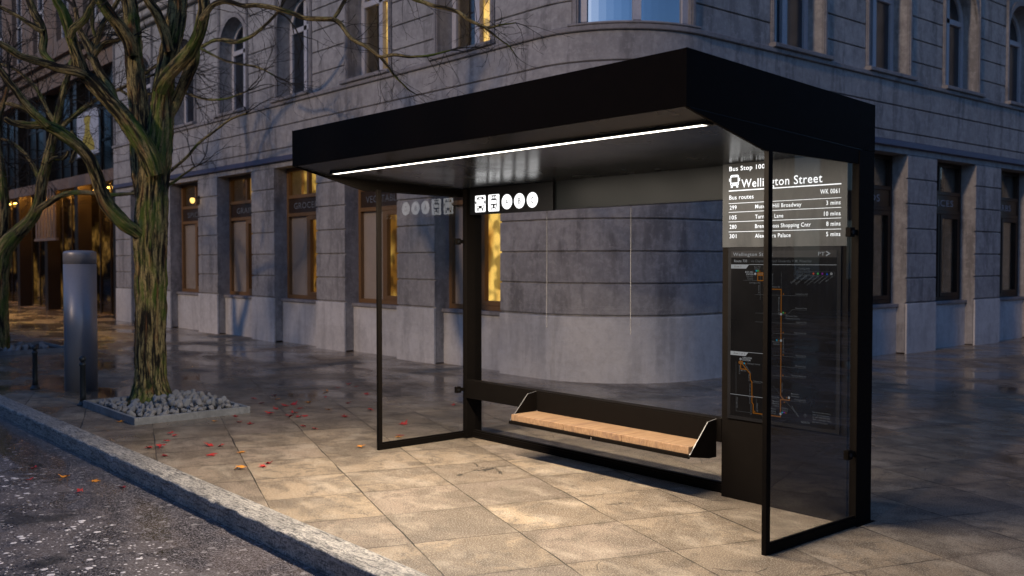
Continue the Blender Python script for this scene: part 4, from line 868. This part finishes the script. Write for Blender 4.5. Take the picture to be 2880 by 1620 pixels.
for k in range(3):
    b=MB(); b.box(e[k]+.0025,e[k+1]-.0025,.598,.868,.3125,.362); b.build('seat_board',M['wood'],bench,bevel=.004)

# ------------------------------------------------------------------ steel column
co=empty('steel_column',(-9.49,-.726,0),label='tall round brushed steel column with a domed cap beside the tree',cat='column')
b=MB(); b.lathe([(.190,0),(.190,1.555)],64); b.build('shaft',M['column'],co)
b=MB(); b.lathe([(.185,1.555),(.185,1.563),(.191,1.564),(.191,1.685),(.188,1.698),(.178,1.708),(.15,1.719),(.08,1.723),(.0,1.724)],64); b.build('cap',M['column'],co)
b=MB(); R_=.207
for z0,z1,mm,rr in ((1.18,1.40,'bluesign',.1925),):
    vs=[];fs=[]
    for i in range(9):
        a=radians(205+i*7.); vs+=[(rr*cos(a),rr*sin(a),z0),(rr*cos(a),rr*sin(a),z1)]
    fs=[(2*i,2*i+2,2*i+3,2*i+1) for i in range(8)]
    b.add(vs,fs,True)
sg=b.build('blue_sign',M['bluesign'],co)
b=MB(); vs=[]
for i in range(9):
    a=radians(204+i*7.25); vs+=[(.1915*cos(a),.1915*sin(a),1.165),(.1915*cos(a),.1915*sin(a),1.415)]
b.add(vs,[(2*i,2*i+2,2*i+3,2*i+1) for i in range(8)],True); b.build('white_border',M['white'],sg)

# ------------------------------------------------------------------ bollards
def bollard(x,y,label):
    o=empty('bollard',(x,y,0),label=label,cat='bollard',group='small iron bollards along the kerb')
    b=MB(); b.lathe([(.062,0),(.062,.014),(.05,.022),(.040,.035),(.036,.05)],24); b.build('base_flange',M['iron'],o)
    b=MB(); b.lathe([(.034,.05),(.031,.12),(.0295,.44),(.036,.445),(.036,.462),(.028,.466),(.028,.478)],24); b.build('shaft',M['iron'],o)
    b=MB(); b.lathe([(.020,.478)]+[(.036*sin(radians(a)),.515-.036*cos(radians(a))) for a in range(35,180,12)]+[(.002,.551)],24); b.build('ball_top',M['iron'],o)
    return o
b0=bollard(-8.11,-1.12,'small dark iron bollard at the corner of the stone-filled tree pit')
copy_tree(b0,(-9.94,-1.14,0),.3,label='small dark iron bollard to the left of the steel column')
copy_tree(b0,(-11.86,-1.16,0),.7,label='small dark iron bollard cut by the left edge of the picture')

# ------------------------------------------------------------------ tree pits
def pit(cx,cy,sx_,sy_,label,name='tree_pit'):
    o=empty(name,(cx,cy,0),label=label,cat='tree pit')
    t=.040; h=.072; a,c=sx_/2,sy_/2
    b=MB(); b.box(-a,a,-c,-c+t,-.01,h); b.box(-a,a,c-t,c,-.01,h); b.box(-a,-a+t,-c+t,c-t,-.01,h-.001); b.box(a-t,a,-c+t,c-t,-.01,h-.001)
    b.build('stone_edging',M['concrete'],o,bevel=.004)
    b=MB(); b.box(-a+t,a-t,-c+t,c-t,.002,.030); b.build('soil',M['soil'],o)
    return o
PX0,PX1,PY0,PY1=-8.02,-6.425,-1.15,.05
pit((PX0+PX1)/2,(PY0+PY1)/2,PX1-PX0,PY1-PY0,'low square stone edging filled with stones around the nearer tree')
pit(-15.75,-.15,1.7,1.7,'low square stone edging around the farther tree at the left edge')

def rock_mesh(seed):
    bm=bmesh.new(); bmesh.ops.create_icosphere(bm,subdivisions=3,radius=1)
    o=Vector((seed*3.1,seed*1.7,seed*.9)); rn=random.Random(seed)
    planes=[(Vector((rn.gauss(0,1),rn.gauss(0,1),rn.gauss(0,1))).normalized(),rn.uniform(.50,.80)) for _ in range(13)]
    for v in bm.verts:
        p=v.co.copy()
        for n,d in planes:
            k=p.dot(n)
            if k>d: p-=n*(k-d)*.97
        p*=1+.10*noise.noise(p*1.4+o)+.03*noise.noise(p*5+o)
        v.co=p
    me=bpy.data.meshes.new('stone'); bm.to_mesh(me); bm.free(); me.materials.append(M['rock'])
    for q in me.polygons: q.use_smooth=True
    return me
rocks=[rock_mesh(i+1) for i in range(8)]
def stone(x,y,z,s,rn,label,group):
    o=bpy.data.objects.new('stone',rn.choice(rocks)); COL.objects.link(o); o.location=(x,y,z)
    o.rotation_euler=(rn.uniform(0,6),rn.uniform(0,6),rn.uniform(0,6)); o.scale=(s*rn.uniform(.85,1.3),s*rn.uniform(.75,1.05),s*rn.uniform(.6,.85))
    tag(o,label,'stone',group); return o
rn=random.Random(5); placed=[]
tries=0
while len(placed)<175 and tries<6000:
    tries+=1
    x=rn.uniform(PX0+.10,PX1-.10); y_=rn.uniform(PY0+.10,PY1-.10); s=rn.uniform(.028,.054)
    if math.hypot(x+7.63,y_+.54)<.27: continue
    if any(math.hypot(x-a,y_-c)<(s+q)*.80 for a,c,q in placed): continue
    placed.append((x,y_,s)); 
    # the stones are heaped higher behind the trunk
    hz=.045+.02*rn.random()
    stone(x,y_,hz+s*.2,s,rn,'rounded grey stone heaped in the pit around the nearer tree','grey stones filling the nearer tree pit')
top=0; t2=0; pl2=[]
while top<58 and t2<3000:
    t2+=1
    x=rn.uniform(-7.55,-6.62); y_=rn.uniform(-.62,-.08); s=rn.uniform(.034,.060)
    if math.hypot(x+7.63,y_+.54)<.26 or any(math.hypot(x-a,y_-c)<(s+q)*.95 for a,c,q in pl2): continue
    pl2.append((x,y_,s)); top+=1
    stone(x,y_,.105+.02*rn.random(),s,rn,'rounded grey stone heaped in the pit around the nearer tree','grey stones filling the nearer tree pit')
for k in range(46):
    x=-15.75+rn.uniform(-.72,.72); y_=-.15+rn.uniform(-.72,.72)
    if math.hypot(x+15.65,y_+.25)<.33: continue
    stone(x,y_,.07,rn.uniform(.05,.075),rn,'grey stone in the pit of the farther tree','grey stones filling the farther tree pit')

# ------------------------------------------------------------------ trees
def smooth(pts, step):
    """Catmull-Rom resampling of (x,y,z,r)"""
    P=[Vector(p) for p in pts]; P=[P[0]*2-P[1]]+P+[P[-1]*2-P[-2]]; out=[]
    for i in range(1,len(P)-2):
        a,b_,c,d=P[i-1:i+3]; L=(c-b_).to_3d().length; n=max(2,int(L/step))
        for k in range(n):
            t=k/n; out.append(.5*((2*b_)+(c-a)*t+(2*a-5*b_+4*c-d)*t*t+(3*b_-a-3*c+d)*t**3))
    out.append(P[-2]); return out
def tube(pts, sides, step, amp, seed, flare=0):
    """one limb as a skin of fibrous ridges; returns verts, faces, bark coordinates"""
    S=smooth(pts,step); vs=[];fs=[];at=[]; L=0; N=len(S)
    up=Vector((.31,.2,.93)); prev=None; fr=None
    for i,p in enumerate(S):
        q=p.to_3d(); t=((S[min(i+1,N-1)]-S[max(i-1,0)]).to_3d()).normalized()
        if fr is None:
            fr=t.orthogonal().normalized()
        fr=(fr-t*fr.dot(t)).normalized(); bn=t.cross(fr)
        if prev is not None: L+=(q-prev).length
        prev=q; r=max(p[3],.0015)
        wob=noise.noise(Vector((q.x*3,q.y*3,q.z*3+seed)))*.10
        for k in range(sides):
            a=2*pi*k/sides; tw=a+L*.55
            ca,sa=cos(tw),sin(tw)
            f=noise.noise(Vector((ca*1.5+seed,sa*1.5,L*.8)))*.9
            ridge=1-abs(noise.noise(Vector((ca*4.2,sa*4.2+seed,L*1.5))))*2.6
            ridge2=1-abs(noise.noise(Vector((ca*9+seed,sa*9,L*3.5))))*2.6
            rr=r*(1+wob)+amp*min(1,r/.06)*(f*.5+ridge*.75+ridge2*.45-.5)
            rr=max(rr,r*.5)
            co_=q+(fr*cos(a)+bn*sin(a))*rr
            vs.append(co_); at.append((cos(a)*r,sin(a)*r,L))
    for i in range(N-1):
        for k in range(sides):
            j=(k+1)%sides; fs.append((i*sides+k,i*sides+j,(i+1)*sides+j,(i+1)*sides+k))
    fs.append(tuple((N-1)*sides+k for k in range(sides)))
    return vs,fs,at
def limb_obj(name, pts, parent, sides, step, amp, seed):
    vs,fs,at=tube(pts,sides,step,amp,seed)
    me=bpy.data.meshes.new(name); me.from_pydata([tuple(v) for v in vs],[],fs)
    me.polygons.foreach_set('use_smooth',[True]*len(fs))
    A=me.attributes.new('bark','FLOAT_VECTOR','POINT'); A.data.foreach_set('vector',[c for a in at for c in a])
    me.materials.append(M['bark']); o=bpy.data.objects.new(name,me); COL.objects.link(o); o.parent=parent; return o
class Twigs:
    def __init__(s): s.b=MB()
    def seg(s,pts,rs,sides=4):
        vs=[];fs=[]; n=len(pts)
        for i,p in enumerate(pts):
            t=(pts[min(i+1,n-1)]-pts[max(i-1,0)]).normalized(); a=t.orthogonal().normalized(); c=t.cross(a)
            for k in range(sides):
                an=2*pi*k/sides; vs.append(p+(a*cos(an)+c*sin(an))*rs[i])
        for i in range(n-1):
            for k in range(sides): fs.append((i*sides+k,i*sides+(k+1)%sides,(i+1)*sides+(k+1)%sides,(i+1)*sides+k))
        s.b.add(vs,fs,True)
    def grow(s,p,d,r,L,rn,depth,droop=.0,spread=.8):
        n=max(4,int(L/.09)); pts=[p]; q=p.copy(); dd=d.normalized()
        for i in range(n):
            dd=(dd+Vector((rn.gauss(0,.16),rn.gauss(0,.16),rn.gauss(0,.16)-droop))).normalized(); q=q+dd*(L/n); pts.append(q.copy())
            if depth>0 and i>0 and rn.random()<.62:
                ax=Vector((rn.gauss(0,1),rn.gauss(0,1),rn.gauss(0,1))).normalized()
                nd=(dd+ax*spread).normalized(); s.grow(q.copy(),nd,r*(.72-.3*i/n),L*rn.uniform(.42,.68),rn,depth-1,droop,spread)
        s.seg(pts,[max(.0015,r*(1-.75*i/n)) for i in range(n+1)],5 if r>.006 else 3)
def make_tree(T, label, seed, group=None, base_sides=72, step=.03, twig_limbs=(), base=(0,0,0)):
    o=empty('bare_tree',base,label=label,cat='tree',group=group)
    off=Vector((base[0],base[1],base[2],0)); rn=random.Random(seed); tw=Twigs()
    for i,(k,p) in enumerate(T.items()):
        pts=[tuple(Vector(q)-off) for q in p]; rm=max(q[3] for q in pts)
        sides=base_sides if k=='trunk' else max(8,min(44,int(rm*520*base_sides/72)))
        amp=.020 if rm>.10 else (.011 if rm>.05 else .005)
        st=step if rm>.03 else step*1.6
        limb_obj('trunk' if k=='trunk' else 'limb',pts,o,sides,st,amp,seed+i*3.7)
        cfg=twig_limbs.get(k)
        if cfg:
            a,b_,cnt,L,r,dp,dr=cfg
            S=smooth(pts,.05); n=len(S)
            for j in range(cnt):
                q=S[min(n-1,int((a+(b_-a)*rn.random())*(n-1)))]; t=(S[min(n-1,int(n*.5)+1)]-S[int(n*.5)]).to_3d().normalized()
                ax=Vector((rn.gauss(0,1),rn.gauss(0,.8),rn.gauss(0,1))).normalized()
                tw.grow(q.to_3d(),(t*.7+ax).normalized(),r,L*rn.uniform(.6,1.2),rn,dp,dr)
            # the limb ends in a spray
            q=S[-1].to_3d(); t=(S[-1]-S[-3]).to_3d().normalized()
            for j in range(3): tw.grow(q,(t+Vector((rn.gauss(0,.4),rn.gauss(0,.4),rn.gauss(0,.4)))).normalized(),max(.002,S[-1][3]*.8),L*1.1,rn,dp,dr)
    tw.b.build('twigs',M['twig'],o)
    return o
A_T={'limb12':(.12,1,24,.42,.0042,2,.03),'limb13':(.2,1,10,.22,.002,1,.05),'limb15':(.2,1,26,.36,.0042,2,.05),'limb16':(0,1,10,.22,.002,1,.05),'limb3':(.55,1,6,.5,.006,2,0),
 'limb18':(.2,1,9,.5,.004,2,0),'limb17':(.3,1,7,.5,.005,2,0),'limb9':(.6,1,6,.6,.006,2,0),'limb8':(.6,1,6,.6,.006,2,0),'limb2':(.8,1,5,.6,.006,2,0),'limb10':(.7,1,6,.6,.006,2,0),'limb1':(.8,1,5,.8,.008,2,0),'trunk':(.90,1,8,.9,.01,2,0),
 'limb20':(.3,1,6,.4,.004,2,0),'limb21':(.2,1,5,.3,.003,1,0),'limb14':(.3,1,6,.4,.004,2,0),'limb19':(.6,1,4,.4,.004,2,0),'limb22':(.5,1,3,.3,.003,1,0)}
B_T={'trunk':(.6,1,16,1.0,.010,2,0),'limb2':(.3,1,16,1.1,.010,2,0),'limb3':(.15,1,16,1.0,.009,2,0),'limb6':(.2,1,12,1.1,.009,2,0),'limb7':(.1,1,14,1.0,.009,2,0),'limb8':(.1,1,10,.8,.006,2,0),'limb9':(.2,1,9,.7,.006,2,0),'limb10':(.1,1,9,.7,.006,2,0),'limb11':(.1,1,7,.6,.005,2,0),'limb1':(.6,1,8,.6,.006,1,0)}
treeA=make_tree(TREE_A,'mossy bare tree with twisted bark rising from the stone-filled pit beside the shelter',3,twig_limbs=A_T,base=(-7.63,-.54,0))
treeB=make_tree(TREE_B,'blurred bare tree at the left edge beyond the steel column',9,base_sides=28,step=.07,twig_limbs=B_T,base=(-15.65,-.25,0))
copy_tree(treeB,(-24.5,-.4,0),2.2,label='farthest bare tree down the street behind the left edge tree')
# the street trees across the road (behind the viewpoint); their branch shadows fall on the corner building
copy_tree(treeA,(-1.6,-12.6,0),1.9,1.35,label='bare tree across the road behind the viewpoint, nearer the corner')
copy_tree(treeA,(-11.8,-12.8,0),4.0,1.45,label='bare tree across the road behind the viewpoint, farther up the street')
copy_tree(treeB,(-19.5,-12.8,0),4.0,1.4,label='bare tree across the road, farthest of the three up the street')

# ------------------------------------------------------------------ fallen leaves
def leaf_mesh(seed, mat):
    rn=random.Random(seed); tips=[(90,1.),(38,.92),(142,.92),(-12,.70),(192,.70)]
    pts=[(0,-.12)]
    seq=[(-60,.22),(-12,.66),(5,.40),(22,.62),(38,.92),(52,.55),(66,.42),(76,.68),(90,1.),(104,.68),(114,.42),(128,.55),(142,.92),(158,.62),(175,.40),(192,.66),(240,.22)]
    P=[]
    for a,r in seq:
        r*=rn.uniform(.88,1.1); a=radians(a+rn.uniform(-4,4)); P.append((r*cos(a),r*sin(a)))
    bm=bmesh.new(); cx=bm.verts.new((0,.1,0)); V=[bm.verts.new((x,y,0)) for x,y in P]; Mi=[bm.verts.new((x*.5,y*.5+.05,0)) for x,y in P]
    n=len(P)
    for i in range(n):
        j=(i+1)%n; bm.faces.new((cx,Mi[i],Mi[j])); bm.faces.new((Mi[i],V[i],V[j],Mi[j]))
    k1,k2=rn.uniform(.2,.6),rn.uniform(-.3,.5)
    for v in bm.verts: x,y=v.co.x,v.co.y; v.co.z=.12+k1*x*x+k2*y*y+.16*noise.noise(Vector((x*2.2+seed,y*2.2,0)))+(.05*cos(3*x))
    mz=min(v.co.z for v in bm.verts)
    for v in bm.verts: v.co.z-=mz
    a=bm.verts.new((-.03,-.05,.03)); c=bm.verts.new((.03,-.05,.03)); d=bm.verts.new((.10,-.85,.12)); bm.faces.new((a,c,d))
    me=bpy.data.meshes.new('leaf'); bm.to_mesh(me); bm.free(); me.materials.append(M[mat])
    for q in me.polygons: q.use_smooth=True
    return me
LM={c:[leaf_mesh(s+i,c) for i in range(4)] for c,s in (('leaf_red',1),('leaf_orange',21),('leaf_dark',41))}
LV=[(-6.6,-.27,'r'),(-6.28,-.19,'d'),(-5.93,-.31,'r'),(-5.74,-.27,'d'),(-6.17,-.45,'o'),(-5.72,-1.06,'r'),(-5.6,-1.06,'r'),(-5.35,-1.24,'r'),(-5.17,-1.35,'r'),(-5.18,-1.45,'r'),(-4.78,-1.47,'d'),(-4.96,-1.01,'r'),(-4.86,-.95,'r'),(-4.57,-1.18,'r'),(-4.52,-.95,'o'),(-3.96,-.98,'d'),(-3.87,-1.05,'r'),(-3.91,-1.21,'o'),
(-7.34,.51,'r'),(-7.44,.82,'r'),(-6.98,.43,'d'),(-7.07,.71,'o'),(-6.61,.56,'r'),(-6.64,.65,'r'),(-6.24,.19,'r'),(-6.45,.37,'r'),(-6.38,.6,'d'),(-6.09,.37,'r'),(-5.89,.21,'r'),(-5.85,.31,'r'),(-5.85,.38,'r'),(-5.29,.04,'r'),(-5.11,.06,'r'),(-6.66,.87,'o'),(-6.91,1.21,'r'),(-7.37,1.5,'o'),(-7.56,1.76,'r'),(-6.08,.79,'o'),(-6.73,-1.19,'o'),
(-7.77,2.04,'r'),(-7.52,1.98,'r'),(-6.85,1.72,'r'),(-6.35,1.17,'d'),(-5.74,1.07,'r'),(-5.54,.65,'d'),(-4.78,.85,'r'),(-4.24,.43,'o'),(-4.30,.50,'d'),(-4.06,-.06,'o'),(-5.47,2.01,'r'),(-3.0,2.2,'o'),(-2.2,2.9,'o')]
RV=[(-5.57,-2.26,'r'),(-5.06,-2.16,'o'),(-5.12,-2.41,'r'),(-4.76,-2.05,'o'),(-4.45,-2.23,'r'),(-4.39,-1.94,'d'),(-8.54,-1.90,'d')]
NM={'r':('leaf_red','bright red'),'o':('leaf_orange','orange yellow'),'d':('leaf_dark','dark curled red')}
rn=random.Random(77)
for lst,zz,where,grp in ((LV,.003,'lying on the wet stone pavement','fallen leaves on the pavement'),(RV,-.118,'lying on the dark asphalt road','fallen leaves on the road')):
    for x,y_,c in lst:
        mt,nm=NM[c]; o=bpy.data.objects.new('fallen_leaf',rn.choice(LM[mt])); COL.objects.link(o); o.location=(x,y_,zz)
        s=rn.uniform(.050,.072); o.scale=(s,s,s*rn.uniform(.7,1.3)); o.rotation_euler=(rn.uniform(-.15,.15),rn.uniform(-.15,.15),rn.uniform(0,6.28))
        tag(o,f'{nm} maple leaf {where}','leaf',grp+' ('+nm+')')

# ------------------------------------------------------------------ light, world, camera
SUN_EL=radians(20); sdir=Vector((.15,-1,0)).normalized()       # towards the sun, horizontally
sunv=Vector((sdir.x*cos(SUN_EL),sdir.y*cos(SUN_EL),sin(SUN_EL)))
L=bpy.data.lights.new('sun','SUN'); L.energy=SUN_E; L.angle=radians(2.6); L.color=(1.,.72,.50)
so=bpy.data.objects.new('sun',L); COL.objects.link(so); so.rotation_euler=sunv.to_track_quat('Z','Y').to_euler(); so.location=(0,-20,15)
AL=bpy.data.lights.new('shelter_strip_lamp','AREA'); AL.shape='RECTANGLE'; AL.size=3.71; AL.size_y=.034; AL.energy=LED; AL.color=(1.,.87,.72)
ao=bpy.data.objects.new('shelter_strip_lamp',AL); COL.objects.link(ao); ao.parent=sh; ao.location=(-1.9425,yl,soffit(yl)-.0135)
W=bpy.data.worlds.new('World'); scene.world=W; W.use_nodes=True; nt=W.node_tree; nt.nodes.clear()
sky=nt.nodes.new('ShaderNodeTexSky'); sky.sky_type='NISHITA'; sky.sun_disc=False; sky.sun_elevation=SUN_EL
sky.sun_rotation=math.atan2(sunv.x,sunv.y); sky.air_density=1.2; sky.ozone_density=3.; sky.dust_density=.4
mx=nt.nodes.new('ShaderNodeMix'); mx.data_type='RGBA'; mx.blend_type='MULTIPLY'; mx.inputs[0].default_value=1; mx.inputs[7].default_value=(*SKY_TINT,1)
bg=nt.nodes.new('ShaderNodeBackground'); bg.inputs[1].default_value=SKY_S; wo=nt.nodes.new('ShaderNodeOutputWorld')
nt.links.new(sky.outputs[0],mx.inputs[6]); nt.links.new(mx.outputs[2],bg.inputs[0]); nt.links.new(bg.outputs[0],wo.inputs[0])

cam=bpy.data.cameras.new('camera'); co_=bpy.data.objects.new('camera',cam); COL.objects.link(co_); scene.camera=co_
cam.sensor_width=36; cam.lens=34.149; cam.clip_start=.05; cam.clip_end=2000
co_.location=(3.072,-4.453,1.6); co_.rotation_euler=(radians(90-1.6292),0,radians(139.498-90))
cam.dof.use_dof=True; cam.dof.focus_distance=6.7; cam.dof.aperture_fstop=2.5; cam.dof.aperture_blades=0

scene.view_settings.view_transform='Standard'; scene.view_settings.look='None'; scene.view_settings.exposure=0; scene.view_settings.gamma=1
scene.render.engine='CYCLES'; cy=scene.cycles
cy.use_denoising=True; cy.max_bounces=6; cy.diffuse_bounces=3; cy.glossy_bounces=4; cy.transparent_max_bounces=16; cy.sample_clamp_indirect=4; cy.caustics_reflective=False; cy.caustics_refractive=False
try: cy.denoiser='OPENIMAGEDENOISE'; cy.denoising_input_passes='RGB_ALBEDO_NORMAL'
except Exception: pass
